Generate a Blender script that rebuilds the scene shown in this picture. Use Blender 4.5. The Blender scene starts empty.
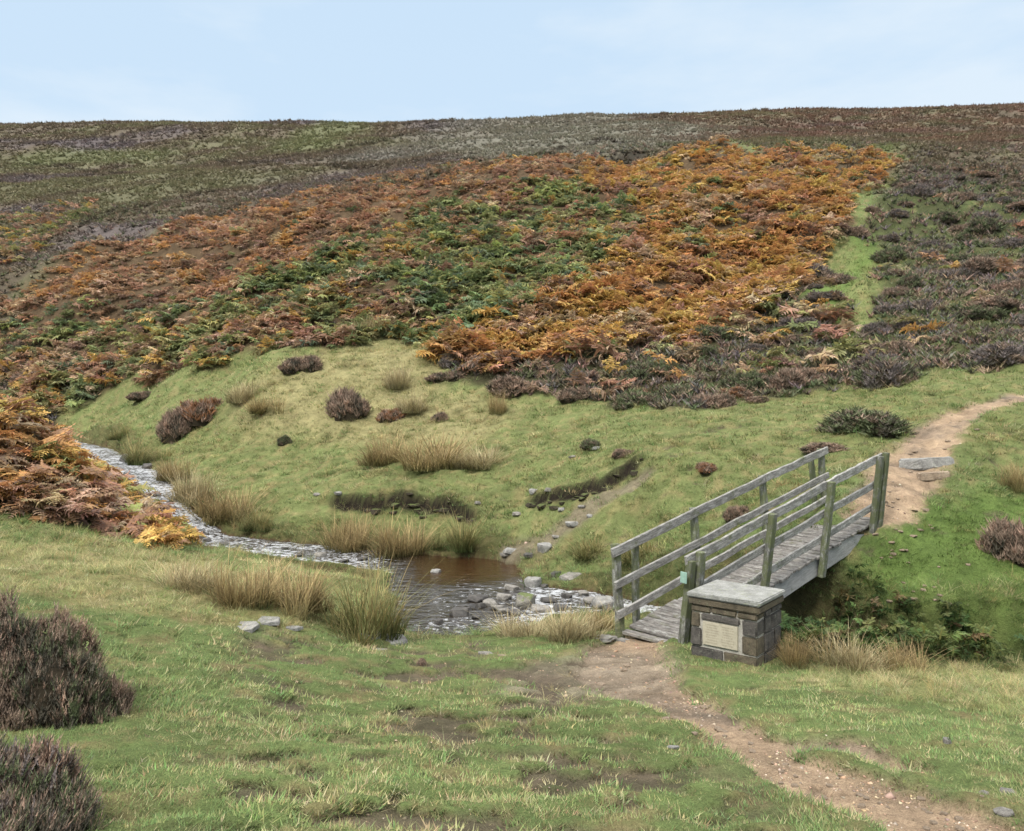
import bpy, bmesh, math, random
import numpy as np
from mathutils import Vector, Matrix
rng = np.random.default_rng(7)
random.seed(7)
scene = bpy.context.scene
COL = scene.collection
F = 780.0; HOR = 410.0; EYE = 2.85          # focal length in pixels, horizon row, eye height above the bridge deck

# ------------------------------------------------------------------ small helpers
def tag(o, label=None, cat=None, group=None, kind=None):
    if label: o['label'] = label
    if cat: o['category'] = cat
    if group: o['group'] = group
    if kind: o['kind'] = kind
    return o
def at(px, py, Y):                         # world point seen at a pixel at distance Y
    return np.array([(px-512)/F*Y, Y, EYE-(py-HOR)/F*Y])
def on_level(px, py, z):
    return at(px, py, (EYE-z)*F/(py-HOR))
def smooth(a, b, x):
    t = np.clip((x-a)/(b-a), 0, 1); return t*t*(3-2*t)
_perm = np.random.default_rng(3).permutation(512)
_ga = np.random.default_rng(4).random(512)*2*math.pi
def gnoise(x, y):
    xi = np.floor(x).astype(int); yi = np.floor(y).astype(int); fx = x-xi; fy = y-yi
    def g(ix, iy, dx, dy):
        a = _ga[_perm[(_perm[ix % 512]+iy) % 512]]
        return np.cos(a)*dx+np.sin(a)*dy
    u = fx*fx*fx*(fx*(fx*6-15)+10); v = fy*fy*fy*(fy*(fy*6-15)+10)
    a = g(xi, yi, fx, fy); b = g(xi+1, yi, fx-1, fy); c = g(xi, yi+1, fx, fy-1); d = g(xi+1, yi+1, fx-1, fy-1)
    return (a*(1-u)+b*u)*(1-v)+(c*(1-u)+d*u)*v
def fbm(x, y, o=4, s=0.0):
    r = 0; a = 1.0
    for k in range(o):
        r = r+a*gnoise(x*2**k+s+17.3*k, y*2**k-s+9.1*k); a *= .5
    return r
def poly_dist(P, poly, attrs=None):        # distance of points to a polyline, plus interpolated attributes
    best = np.full(len(P), 1e9); out = [np.zeros(len(P)) for _ in (attrs or [])]
    for i in range(len(poly)-1):
        a = poly[i]; b = poly[i+1]; ab = b-a
        t = np.clip(((P-a)@ab)/(ab@ab), 0, 1)
        d = np.hypot(*(P-a-t[:, None]*ab).T)
        m = d < best; best[m] = d[m]
        for k, at_ in enumerate(attrs or []):
            out[k][m] = (at_[i]+(at_[i+1]-at_[i])*t)[m]
    return best, out
def inside_sd(P, poly):                    # signed distance, positive inside
    poly = np.asarray(poly); ins = np.zeros(len(P), bool); n = len(poly)
    for i in range(n):
        a = poly[i]; b = poly[(i+1) % n]
        c = (a[1] > P[:, 1]) != (b[1] > P[:, 1])
        xx = (b[0]-a[0])*(P[:, 1]-a[1])/((b[1]-a[1]) if b[1] != a[1] else 1e-9)+a[0]
        ins ^= c & (P[:, 0] < xx)
    d, _ = poly_dist(P, np.vstack([poly, poly[:1]]))
    return np.where(ins, d, -d)

# ------------------------------------------------------------------ materials
def nodes_of(m):
    m.use_nodes = True; nt = m.node_tree; nt.nodes.clear()
    out = nt.nodes.new('ShaderNodeOutputMaterial'); bs = nt.nodes.new('ShaderNodeBsdfPrincipled')
    nt.links.new(bs.outputs[0], out.inputs[0]); return nt, bs, out
class N:
    def __init__(s, nt): s.nt = nt
    def new(s, t, **k):
        n = s.nt.nodes.new(t)
        for a, b in k.items(): setattr(n, a, b)
        return n
    def link(s, a, b): s.nt.links.new(a, b)
    def noise(s, vec, scale, detail=4, rough=.6):
        n = s.new('ShaderNodeTexNoise'); n.inputs['Scale'].default_value = scale; n.inputs['Detail'].default_value = detail
        n.inputs['Roughness'].default_value = rough; s.link(vec, n.inputs['Vector']); return n.outputs['Fac']
    def ramp(s, fac, stops):
        n = s.new('ShaderNodeValToRGB'); e = n.color_ramp.elements
        while len(e) < len(stops): e.new(.5)
        for el, (p, c) in zip(e, stops): el.position = p; el.color = (*c, 1)
        s.link(fac, n.inputs[0]); return n.outputs[0]
    def mix(s, fac, a, b, mode='MIX'):
        n = s.new('ShaderNodeMix', data_type='RGBA', blend_type=mode)
        for v, i in ((fac, 0), (a, 6), (b, 7)):
            if hasattr(v, 'node'): s.link(v, n.inputs[i])
            elif isinstance(v, (int, float)): n.inputs[i].default_value = v
            else: n.inputs[i].default_value = (*v, 1)
        return n.outputs[2]
    def mapping(s, vec, scale):
        n = s.new('ShaderNodeMapping'); n.inputs['Scale'].default_value = scale; s.link(vec, n.inputs[0]); return n.outputs[0]
    def bump(s, h, dist, strength=1.0):
        n = s.new('ShaderNodeBump'); n.inputs['Distance'].default_value = dist; n.inputs['Strength'].default_value = strength
        s.link(h, n.inputs['Height']); return n.outputs[0]
def mat_leaf(name, transl=.25, rough=.75, spec=.25):
    m = bpy.data.materials.new(name); nt, bs, out = nodes_of(m); n = N(nt)
    a = n.new('ShaderNodeVertexColor', layer_name='Col')
    n.link(a.outputs[0], bs.inputs['Base Color']); bs.inputs['Roughness'].default_value = rough
    bs.inputs['Specular IOR Level'].default_value = spec
    if transl:
        t = n.new('ShaderNodeBsdfTranslucent'); n.link(a.outputs[0], t.inputs[0])
        mx = n.new('ShaderNodeMixShader'); mx.inputs[0].default_value = transl
        n.link(bs.outputs[0], mx.inputs[1]); n.link(t.outputs[0], mx.inputs[2]); n.link(mx.outputs[0], out.inputs[0])
    return m
def mat_ground():
    m = bpy.data.materials.new('turf_and_soil'); nt, bs, out = nodes_of(m); n = N(nt)
    a = n.new('ShaderNodeVertexColor', layer_name='Col').outputs[0]
    pos = n.new('ShaderNodeTexCoord').outputs['Object']
    f1 = n.noise(pos, 9, 6, .7); f2 = n.noise(pos, 60, 4, .7); f3 = n.noise(pos, 1.3, 5, .65)
    c = n.mix(.55, a, n.ramp(f1, [(.25, (.45, .45, .45)), (.75, (1.5, 1.5, 1.45))]), 'MULTIPLY')
    c = n.mix(.6, c, n.ramp(f2, [(.3, (.5, .48, .45)), (.7, (1.5, 1.5, 1.5))]), 'MULTIPLY')
    c = n.mix(.5, c, n.ramp(f3, [(.3, (.7, .68, .66)), (.7, (1.3, 1.32, 1.3))]), 'MULTIPLY')
    n.link(c, bs.inputs['Base Color']); bs.inputs['Roughness'].default_value = .95; bs.inputs['Specular IOR Level'].default_value = .1
    s = n.new('ShaderNodeMath', operation='ADD'); n.link(f1, s.inputs[0]); n.link(f2, s.inputs[1])
    n.link(n.bump(s.outputs[0], .04, .9), bs.inputs['Normal']); return m
def mat_rock(name, dark, light, lichen=(.42, .43, .36), moss=.0, scale=1.0, wet=.9):
    m = bpy.data.materials.new(name); nt, bs, out = nodes_of(m); n = N(nt)
    pos = n.new('ShaderNodeTexCoord').outputs['Object']
    f1 = n.noise(pos, 5*scale, 8, .7); f2 = n.noise(pos, 40*scale, 4, .7); f3 = n.noise(pos, 11*scale, 6, .75)
    c = n.ramp(f1, [(.3, dark), (.68, light)])
    c = n.mix(.6, c, n.ramp(f2, [(.3, (.6, .6, .6)), (.7, (1.35, 1.35, 1.35))]), 'MULTIPLY')
    c = n.mix(n.ramp(f3, [(.56, (0, 0, 0)), (.66, (.8, .8, .8))]), c, lichen)
    if moss:
        g = n.new('ShaderNodeNewGeometry'); sp = n.new('ShaderNodeSeparateXYZ'); n.link(g.outputs['Normal'], sp.inputs[0])
        mm = n.new('ShaderNodeMath', operation='MULTIPLY'); n.link(sp.outputs[2], mm.inputs[0]); n.link(n.noise(pos, 7*scale, 5), mm.inputs[1])
        c = n.mix(n.ramp(mm.outputs[0], [(.5-moss*.3, (0, 0, 0)), (.58-moss*.2, (.9, .9, .9))]), c, (.10, .13, .035))
    n.link(c, bs.inputs['Base Color']); bs.inputs['Roughness'].default_value = wet; bs.inputs['Specular IOR Level'].default_value = .3
    s = n.new('ShaderNodeMath', operation='ADD'); n.link(f1, s.inputs[0]); n.link(f2, s.inputs[1])
    n.link(n.bump(s.outputs[0], .012, .8), bs.inputs['Normal']); return m
def mat_wood(name, dark, light, moss, mossc=(.10, .115, .05), flake=.75):
    m = bpy.data.materials.new(name); nt, bs, out = nodes_of(m); n = N(nt)
    tc = n.new('ShaderNodeTexCoord').outputs['Object']
    geo = n.new('ShaderNodeNewGeometry'); oi = n.new('ShaderNodeObjectInfo')
    rnd = n.new('ShaderNodeMath', operation='ADD'); n.link(geo.outputs['Random Per Island'], rnd.inputs[0]); n.link(oi.outputs['Random'], rnd.inputs[1])
    sc = n.new('ShaderNodeVectorMath', operation='SCALE'); n.link(rnd.outputs[0], sc.inputs['Scale']); sc.inputs[0].default_value = (37, 19, 53)
    ad = n.new('ShaderNodeVectorMath', operation='ADD'); n.link(tc, ad.inputs[0]); n.link(sc.outputs[0], ad.inputs[1]); p = ad.outputs[0]
    grain = n.noise(n.mapping(p, (2.2, 45, 45)), 1.6, 6, .7); patch = n.noise(n.mapping(p, (3, 9, 9)), 2.2, 6, .75); fine = n.noise(p, 90, 3, .6)
    c = n.ramp(grain, [(.32, dark), (.66, light)])
    c = n.mix(n.ramp(patch, [(.47, (0, 0, 0)), (.54, (flake,)*3)]), c, tuple(v*.33 for v in light))
    c = n.mix(n.ramp(n.noise(n.mapping(p, (2, 6, 6)), 3.1, 6, .8), [(.52, (0, 0, 0)), (.60, (.5, .5, .5))]), c, (.44, .44, .41))
    c = n.mix(n.ramp(n.noise(p, 4.3, 6, .8), [(.62-.3*moss, (0, 0, 0)), (.75-.3*moss, (.85, .85, .85))]), c, mossc)
    v = n.new('ShaderNodeHueSaturation'); n.link(c, v.inputs['Color'])
    mr = n.new('ShaderNodeMapRange'); mr.inputs[1].default_value = 0; mr.inputs[2].default_value = 2; mr.inputs[3].default_value = .75; mr.inputs[4].default_value = 1.25
    n.link(rnd.outputs[0], mr.inputs[0]); n.link(mr.outputs[0], v.inputs['Value'])
    n.link(v.outputs[0], bs.inputs['Base Color']); bs.inputs['Roughness'].default_value = .88; bs.inputs['Specular IOR Level'].default_value = .2
    s = n.new('ShaderNodeMath', operation='ADD'); n.link(grain, s.inputs[0]); n.link(fine, s.inputs[1])
    n.link(n.bump(s.outputs[0], .006, .9), bs.inputs['Normal']); return m
def mat_flat(name, col, rough=.8):
    m = bpy.data.materials.new(name); nt, bs, out = nodes_of(m); n = N(nt)
    pos = n.new('ShaderNodeTexCoord').outputs['Object']
    n.link(n.mix(.5, col, n.ramp(n.noise(pos, 30, 5), [(.3, (.7, .7, .7)), (.7, (1.25, 1.25, 1.25))]), 'MULTIPLY'), bs.inputs['Base Color'])
    bs.inputs['Roughness'].default_value = rough; return m
def mat_water():
    m = bpy.data.materials.new('peaty_water'); nt, bs, out = nodes_of(m); n = N(nt)
    a = n.new('ShaderNodeVertexColor', layer_name='Col'); pos = n.new('ShaderNodeTexCoord').outputs['Object']
    sep = n.new('ShaderNodeSeparateColor'); n.link(a.outputs[0], sep.inputs[0])   # red: riffle strength, green: browner far side, peat depth with bank reflection painted in
    f = n.noise(n.mapping(pos, (1, 1.8, 1)), 2.4, 3, .55); f2 = n.noise(n.mapping(pos, (1, 1.5, 1)), 9, 3, .6)
    base = n.mix(sep.outputs[1], (.024, .019, .013), (.040, .019, .008))
    foamn = n.noise(n.mapping(pos, (1, 1.1, 1)), 8.5, 7, .75)
    th = n.new('ShaderNodeMath', operation='MULTIPLY_ADD'); n.link(sep.outputs[0], th.inputs[0]); th.inputs[1].default_value = .21; n.link(foamn, th.inputs[2])
    big = n.new('ShaderNodeMath', operation='MULTIPLY_ADD'); n.link(n.noise(pos, 1.1, 3, .5), big.inputs[0]); big.inputs[1].default_value = .34; n.link(th.outputs[0], big.inputs[2]); th2 = n.new('ShaderNodeMath', operation='SUBTRACT'); n.link(big.outputs[0], th2.inputs[0]); th2.inputs[1].default_value = .175
    foam = n.ramp(th2.outputs[0], [(.66, (0, 0, 0)), (.78, (.72, .72, .72))])
    n.link(n.mix(foam, base, (.62, .64, .66)), bs.inputs['Base Color'])
    bs.inputs['Roughness'].default_value = .07; bs.inputs['IOR'].default_value = 1.33
    n.link(n.ramp(foam, [(0, (.07,)*3), (.5, (.5,)*3)]), bs.inputs['Roughness'])
    s = n.new('ShaderNodeMath', operation='MULTIPLY_ADD'); n.link(f2, s.inputs[0]); s.inputs[1].default_value = .35; n.link(f, s.inputs[2])
    b = n.new('ShaderNodeBump'); b.inputs['Distance'].default_value = .22; n.link(s.outputs[0], b.inputs['Height'])
    st = n.new('ShaderNodeMath', operation='MULTIPLY_ADD'); n.link(sep.outputs[0], st.inputs[0]); st.inputs[1].default_value = .9; st.inputs[2].default_value = .12
    n.link(st.outputs[0], b.inputs['Strength']); n.link(b.outputs[0], bs.inputs['Normal'])
    bs.inputs['IOR'].default_value = 1.75
    return m
M = {}
M['ground'] = mat_ground()
M['leaf'] = mat_leaf('blades', .25); M['heather'] = mat_leaf('heather_sprigs', .1, .9, .1); M['bracken'] = mat_leaf('bracken_fronds', .3, .8, .15)
M['wood'] = mat_wood('weathered_rail_wood', (.10, .094, .085), (.40, .385, .355), .25)
M['post'] = mat_wood('mossy_post_wood', (.08, .08, .07), (.23, .225, .20), .75)
M['beam'] = mat_wood('pale_beam_wood', (.22, .215, .205), (.42, .415, .40), .0, flake=.2)
M['deck'] = mat_wood('deck_wood', (.10, .09, .08), (.30, .28, .255), .25, (.13, .13, .08))
M['rock'] = mat_rock('gritstone', (.12, .11, .095), (.30, .28, .25)); M['wetrock'] = mat_rock('wet_gritstone', (.035, .032, .03), (.12, .11, .10), (.14, .14, .12), 0, 1, .45)
M['mossrock'] = mat_rock('mossy_gritstone', (.10, .095, .08), (.27, .25, .21), (.3, .3, .24), .6)
M['slab'] = mat_rock('grey_slab_stone', (.15, .145, .135), (.33, .32, .295)); M['pebble'] = mat_rock('path_stone', (.17, .125, .085), (.36, .28, .20), (.34, .31, .26))
M['block'] = mat_rock('dark_masonry', (.032, .030, .028), (.135, .12, .105), (.19, .19, .15), 0, 2); M['bluff'] = mat_rock('brown_masonry', (.055, .046, .033), (.16, .13, .088), (.14, .15, .09), 0, 2)
M['mortar'] = mat_rock('pale_mortar', (.30, .28, .24), (.52, .49, .43), (.36, .38, .28), 0, 3)
M['cap'] = mat_rock('cap_stone', (.15, .15, .135), (.33, .33, .305), (.24, .26, .15), 0, 1.3); M['plaque'] = mat_flat('plaque_stone', (.40, .36, .27)); M['letter'] = mat_flat('plaque_lettering', (.30, .26, .19))
M['peatm'] = mat_rock('peat', (.018, .014, .010), (.075, .06, .04), (.07, .08, .035), .5, 1, .95); M['tagm'] = mat_flat('marker_green', (.26, .40, .33), .4); M['water'] = mat_water()

# ------------------------------------------------------------------ mesh building from arrays
def mesh_from(name, V, T, C=None, mat=None, parent=None, smoothed=False, quads=False):
    me = bpy.data.meshes.new(name); V = np.asarray(V, np.float32); T = np.asarray(T, np.int32); k = T.shape[1]
    me.vertices.add(len(V)); me.vertices.foreach_set('co', V.ravel())
    me.loops.add(T.size); me.loops.foreach_set('vertex_index', T.ravel())
    me.polygons.add(len(T)); me.polygons.foreach_set('loop_start', np.arange(0, T.size, k, dtype=np.int32)); me.polygons.foreach_set('loop_total', np.full(len(T), k, np.int32))
    if smoothed: me.polygons.foreach_set('use_smooth', np.ones(len(T), bool))
    me.update(calc_edges=True)
    if C is not None:
        ca = me.color_attributes.new('Col', 'FLOAT_COLOR', 'POINT'); ca.data.foreach_set('color', np.hstack([C, np.ones((len(C), 1))]).astype(np.float32).ravel())
    if mat: me.materials.append(mat)
    o = bpy.data.objects.new(name, me); COL.objects.link(o)
    if parent: o.parent = parent
    return o
def rots(yaw, pitch=None, roll=None):
    n = len(yaw); z = np.zeros(n); pitch = z if pitch is None else pitch; roll = z if roll is None else roll
    cy, sy, cp, sp, cr, sr = np.cos(yaw), np.sin(yaw), np.cos(pitch), np.sin(pitch), np.cos(roll), np.sin(roll)
    R = np.zeros((n, 3, 3)); one = 1+z
    Rz = np.array([[cy, -sy, z], [sy, cy, z], [z, z, one]]); Rx = np.array([[one, z, z], [z, cp, -sp], [z, sp, cp]]); Ry = np.array([[cr, z, sr], [z, one, z], [-sr, z, cr]])
    return np.einsum('ijn,jkn,kln->nil', Rz, Rx, Ry)
def replicate(protos, P, R, S, C):        # protos: list of (V, T, tint[n,3]); returns merged arrays
    pick = rng.integers(0, len(protos), len(P)); VV = []; TT = []; CC = []; off = 0
    for k, (V, T, tint) in enumerate(protos):
        m = np.nonzero(pick == k)[0]
        if not len(m): continue
        W = np.einsum('nij,mj->nmi', R[m]*S[m][:, None, None] if S.ndim == 1 else R[m]*S[m][:, None, :], V)+P[m][:, None, :]
        VV.append(W.reshape(-1, 3)); CC.append((C[m][:, None, :]*tint[None]).reshape(-1, 3))
        TT.append((T[None]+(np.arange(len(m))*len(V))[:, None, None]+off).reshape(-1, 3)); off += len(m)*len(V)
    return np.vstack(VV), np.vstack(TT), np.vstack(CC)
def blades(P, yaw, h, w, lean, droop, nseg, c0, c1, r=rng):  # ribbons; returns V, T, C
    n = len(P); d = np.stack([np.cos(yaw), np.sin(yaw), 0*yaw], 1); s = np.stack([-np.sin(yaw), np.cos(yaw), 0*yaw], 1)
    V = np.zeros((n, 2*nseg+1, 3)); C = np.zeros((n, 2*nseg+1, 3))
    for k in range(nseg+1):
        t = k/nseg; out = (lean*t+droop*t*t)*h; up = h*(t-.35*droop*t*t)
        c = P+d*out[:, None]; c[:, 2] += up; ww = (w*.5*(1-t)**.6)[:, None]; col = c0*(1-t)+c1*t
        if k < nseg: V[:, 2*k] = c-s*ww; V[:, 2*k+1] = c+s*ww; C[:, 2*k] = col; C[:, 2*k+1] = col
        else: V[:, 2*k] = c; C[:, 2*k] = col
    T = []
    for k in range(nseg-1): a = 2*k; T += [(a, a+1, a+3), (a, a+3, a+2)]
    a = 2*(nseg-1); T.append((a, a+1, a+2)); T = np.array(T)
    T = (T[None]+(np.arange(n)*(2*nseg+1))[:, None, None]).reshape(-1, 3)
    return V.reshape(-1, 3), T, C.reshape(-1, 3)
# ------------------------------------------------------------------ terrain
CP = [  # px, py, Y
 (0,831,3.3),(256,831,3.55),(512,831,3.7),(768,831,3.75),(1024,831,3.8),(-300,831,3.2),(1350,831,3.9),
 (0,740,4.5),(256,740,5.0),(512,740,5.5),(768,740,5.6),(1024,740,5.7),(-300,740,4.4),(1400,740,5.8),(0,680,5.6),(200,700,6.0),(400,700,6.9),(600,700,6.9),(800,700,6.9),(1024,700,7.1),
 (0,600,8.0),(-300,600,7.8),(100,560,11.5),(200,600,9.6),(300,620,10.0),(420,640,10.8),(500,640,10.6),(600,660,8.6),(640,640,9.65),(700,665,8.3),(790,673,8.2),(900,670,8.5),(1024,672,8.6),(1300,672,8.4),
 (0,520,13.5),(0,430,17),(70,480,17.5),(130,522,16.5),(-300,430,17),(-300,520,13),(250,575,12.8),(200,560,13.5),(190,549,16),(300,568,14.8),
 (512,480,20),(512,440,24),(300,440,27),(300,500,20.8),(400,500,19.8),(650,480,17),(650,420,22),(450,530,18.6),(380,535,18.9),(800,430,18.5),(700,540,14.2),(620,545,15.8),(180,430,31),(200,480,24.5),(260,520,20.6),(900,470,14.9),(940,440,16.3),
 (870,520,12.95),(950,590,11.5),(950,520,13.2),(1000,420,17),(1010,555,12.2),(1024,480,14.8),(880,590,11.9),(1250,520,13),(1250,600,11.3),(1400,450,15),
 (512,400,27.5),(512,350,32),(512,250,48),(512,175,74),(512,158,110),(512,148,170),(512,127,380),
 (768,400,24),(768,350,29.5),(768,300,36),(768,200,55),(768,157,78),(768,143,130),(768,130,220),(768,119,380),
 (1024,390,20),(1024,350,25),(1024,250,44),(1024,180,72),(1024,147,120),(1024,127,220),(1024,114,380),
 (1400,350,24),(1400,220,50),(1400,138,120),(1400,113,380),(1900,113,380),
 (256,385,31),(256,300,44),(256,240,58),(256,205,95),(256,180,140),(256,156,230),(256,130,420),
 (0,400,46),(-60,417,47),(40,424,42),(96,436,35),(0,320,56),(0,280,66),(0,230,95),(0,190,150),(0,158,270),(0,134,450),
 (-400,380,46),(-400,280,66),(-400,200,130),(-400,158,270),(-400,134,450),(-900,134,450)]
cpx = np.array([at(*c) for c in CP])
extra = np.array([(0,0,1.25),(-3,0,1.4),(3,0,1.2),(-2,-1.3,1.4),(2,-1.3,1.3),(-9,2,1.5),(9,2,1.0),(0,2,1.07),(0,700,135),(500,700,140),(-600,700,130),(300,1400,60),(-400,1400,60),(0,1400,60),(900,1200,60),(-900,1200,60)], float)
cpx = np.vstack([cpx, extra])
def to_uv(X, Y): return X/(Y+2.5), np.log(Y+2.5)
cu, cv = to_uv(cpx[:, 0], cpx[:, 1]); cq = (cpx[:, 2]-EYE)/(cpx[:, 1]+2.5)
def tps(r2): return .5*r2*np.log(r2+1e-12)
n_ = len(cu); A = tps((cu[:, None]-cu)**2+(cv[:, None]-cv)**2)+np.eye(n_)*2e-4
Pm = np.stack([np.ones(n_), cu, cv], 1)
sol = np.linalg.solve(np.block([[A, Pm], [Pm.T, np.zeros((3, 3))]]), np.concatenate([cq, np.zeros(3)]))
def base(X, Y):
    X = np.atleast_1d(X).astype(float); Y = np.atleast_1d(Y).astype(float); out = np.zeros(len(X))
    for i in range(0, len(X), 40000):
        u, v = to_uv(X[i:i+40000], Y[i:i+40000])
        q = tps((u[:, None]-cu)**2+(v[:, None]-cv)**2)@sol[:n_]+sol[n_]+sol[n_+1]*u+sol[n_+2]*v
        out[i:i+40000] = EYE+q*(Y[i:i+40000]+2.5)
    return out
SWP = [(-160,421,47,.5),(-60,425,44,.5),(30,435,39,.5),(92,449,33,.6),(120,463,28.5,.5),(143,481,24.5,.48),(153,500,21.8,.42),(172,522,20,.45)]
SW = [at(a, b, Y) for a, b, Y, h in SWP]+[on_level(*p) for p in ((205,540,-.36),(258,547,-.40),(312,553,-.44),(385,561,-.48),(450,570,-.5),(468,597,-.5),(452,620,-.5),(520,601,-.5),(575,603,-.51))]
SW += [np.array(p) for p in ((2.2,13.0,-.56),(3.4,12.0,-.72),(4.5,10.9,-.95),(5.8,10.3,-1.1),(7.5,10.0,-1.0),(11,9.7,-1.1),(16,9.2,-1.2))]
SW = np.array(SW); S_HW = np.array([p[3] for p in SWP]+[.5,.6,.72,.95,1.45,1.35,1.0,1.1,.8,.5,.42,.42,.4,.4,.4,.4]); S_BW = np.array([.6]*10+[.5,.35,.35,.35,.4,.5,.5,.7,.9,.9,.9,.9,.9,.9])
def ground_hit(px, py):
    Y = np.exp(np.linspace(math.log(3), math.log(700), 1200)); p = np.array([at(px, py, y) for y in Y]); d = p[:, 2]-H(p[:, 0], p[:, 1])
    k = np.nonzero(d < 0)[0]; k = k[0] if len(k) else len(Y)-1
    return p[k]
def scarp(X, Y, pts, drop, w=1.1, soft=.05):
    pts = pts[np.argsort(pts[:, 0])]; yl = np.interp(X, pts[:, 0], pts[:, 1])+.10*fbm(X*2.5, Y*0, 3); d = Y-yl
    m = smooth(pts[0, 0]-.1, pts[0, 0]+.4, X)*(1-smooth(pts[-1, 0]-.4, pts[-1, 0]+.1, X))
    return m*drop*(smooth(-soft, soft, d)-.5)*np.exp(-(d/w)**2), m*np.clip(np.exp(-((d+.05)/.12)**2)*1.3*smooth(-.8, -.25, fbm(X*5, Y*9, 3, 14)+.25*fbm(X*1.1, Y*.5, 2, 4)), 0, 1)
SC1 = np.array([at(325,486,20.6), at(370,489,20.1), at(415,491,19.9), at(455,503,19.4), at(485,510,19.0)])
SC2 = np.array([at(522,494,18.9), at(560,487,18.4), at(600,477,17.9), at(648,464,18.0)])
def H(X, Y):
    X = np.atleast_1d(X).astype(float); Y = np.atleast_1d(Y).astype(float)
    z = base(X, Y); nf = np.clip((Y+2)/14, .3, 6)
    z = z+smooth(26, 38, Y)*(1-smooth(85, 130, Y))*1.7*fbm(X/11+.4, Y/9+.7, 3, 62)+smooth(11, 15, Y)*(1-smooth(34, 48, Y))*.16*fbm(X/.9, Y/.9, 3, 35)
    z = z+smooth(95, 150, Y)*3.2*fbm(X/75+.3, Y/48+.2, 3, 162)*(1-.4*smooth(280, 380, Y))
    z = z+.10*nf*fbm(X/(2.2*nf.clip(1)), Y/(2.2*nf.clip(1)), 4, 3.1)*smooth(2, 5, Y)+.035*fbm(X*2.6, Y*2.6, 3, 8)*(Y < 60)
    s1, _ = scarp(X, Y, SC1, .30); s2, _ = scarp(X, Y, SC2, .24); z = z+s1+s2
    P = np.stack([X, Y], 1); near = (Y < 50)
    if near.any():
        d, (hw, bw, zw) = poly_dist(P[near], SW[:, :2], [S_HW, S_BW, SW[:, 2]])
        d = d*(1+.22*fbm(X[near]*1.7, Y[near]*1.7, 3, 5))
        t = smooth(0, 1, (d-.8*hw)/bw); bed = zw-.28+.10*fbm(X[near]*3, Y[near]*3, 3, 2)
        zz = np.maximum(z[near], zw+.10)*t+bed*(1-t)
        z[near] = np.where(d < hw+bw, zz, z[near])
    return z
def pathpts(L): return np.array([ground_hit(px, py)[:2] for px, py in L])

# log-polar grid
ub = np.concatenate([np.linspace(-1.9, -.72, 60, endpoint=False), np.linspace(-.72, .72, 640, endpoint=False), np.linspace(.72, 1.9, 60)])
vb = np.log(np.concatenate([np.exp(np.linspace(math.log(1.0), math.log(5.8), 90, endpoint=False)), np.exp(np.linspace(math.log(5.8), math.log(30), 560, endpoint=False)), np.exp(np.linspace(math.log(30), math.log(110), 220, endpoint=False)), np.exp(np.linspace(math.log(110), math.log(1400), 160))]))
GU, GV = np.meshgrid(ub, vb); GY = np.exp(GV)-2.5; GX = GU*(GY+2.5); shp = GX.shape
gx = GX.ravel(); gy = GY.ravel(); gh = H(gx, gy); GH = gh.reshape(shp)
def sample(Fd, X, Y):
    u, v = to_uv(X, Y); i = np.clip(np.searchsorted(vb, v)-1, 0, len(vb)-2); j = np.clip(np.searchsorted(ub, u)-1, 0, len(ub)-2)
    a = np.clip((v-vb[i])/(vb[i+1]-vb[i]), 0, 1); b = np.clip((u-ub[j])/(ub[j+1]-ub[j]), 0, 1)
    if Fd.ndim == 3: a = a[:, None]; b = b[:, None]
    return (Fd[i, j]*(1-b)+Fd[i, j+1]*b)*(1-a)+(Fd[i+1, j]*(1-b)+Fd[i+1, j+1]*b)*a
def zg(X, Y): return sample(GH, np.atleast_1d(np.asarray(X, float)), np.atleast_1d(np.asarray(Y, float)))
gpu, gpv = to_uv(gx, gy); GP = np.stack([gpu, gpv], 1)
wob = .02*np.stack([fbm(gpu*18, gpv*18, 4, 1), fbm(gpu*18, gpv*18, 4, 77)], 1)
def region(pts, soft=.012, wobble=1.0):    # soft mask of a patch of ground given by outline points seen on it
    q = np.array([ground_hit(px, py) for px, py in pts]); qu, qv = to_uv(q[:, 0], q[:, 1])
    return smooth(-soft, soft, inside_sd(GP+wob*wobble, np.stack([qu, qv], 1)))
def line_mask(pts, w, soft=.3, jitter=.25):
    q = pathpts(pts); d, (ww,) = poly_dist(np.stack([gx, gy], 1), q, [np.array(w)])
    d = d+jitter*ww*(fbm(gx*2.2, gy*2.2, 4, 6)*1.3+.8*fbm(gx*9, gy*9, 2, 8)); return 1-smooth(1-soft, 1+soft, d/ww)
m = {}
m['rust'] = region([(0,305),(40,272),(150,237),(250,205),(330,186),(420,170),(500,163),(600,163),(600,180),(540,195),(470,203),(400,222),(330,255),(270,285),(180,305),(100,318),(20,332)])
m['mixed'] = region([(0,325),(100,300),(200,298),(300,265),(400,215),(480,196),(580,175),(625,195),(620,250),(560,290),(500,330),(440,352),(380,335),(330,352),(240,352),(215,372),(140,372),(90,395),(55,415),(0,410)])
m['gold'] = region([(585,192),(580,168),(640,160),(760,152),(880,151),(898,168),(852,192),(845,230),(822,270),(790,300),(730,322),(700,345),(640,350),(560,362),(500,372),(440,360),(450,335),(500,322),(560,288),(620,250),(640,220)])
m['leftgold'] = region([(-60,222),(20,212),(85,204),(95,212),(70,232),(20,262),(-60,275)])
m['dark'] = region([(430,355),(560,355),(690,335),(735,300),(820,275),(850,310),(850,350),(850,385),(760,400),(690,412),(610,405),(560,395),(500,392),(455,380)])
m['heath'] = region([(845,235),(880,196),(900,178),(1024,170),(1300,168),(1300,350),(1024,368),(930,372),(850,392),(838,360),(880,310),(880,265)])
m['leftdark'] = region([(-80,330),(20,335),(70,355),(110,375),(95,400),(50,412),(-80,412)])
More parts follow.
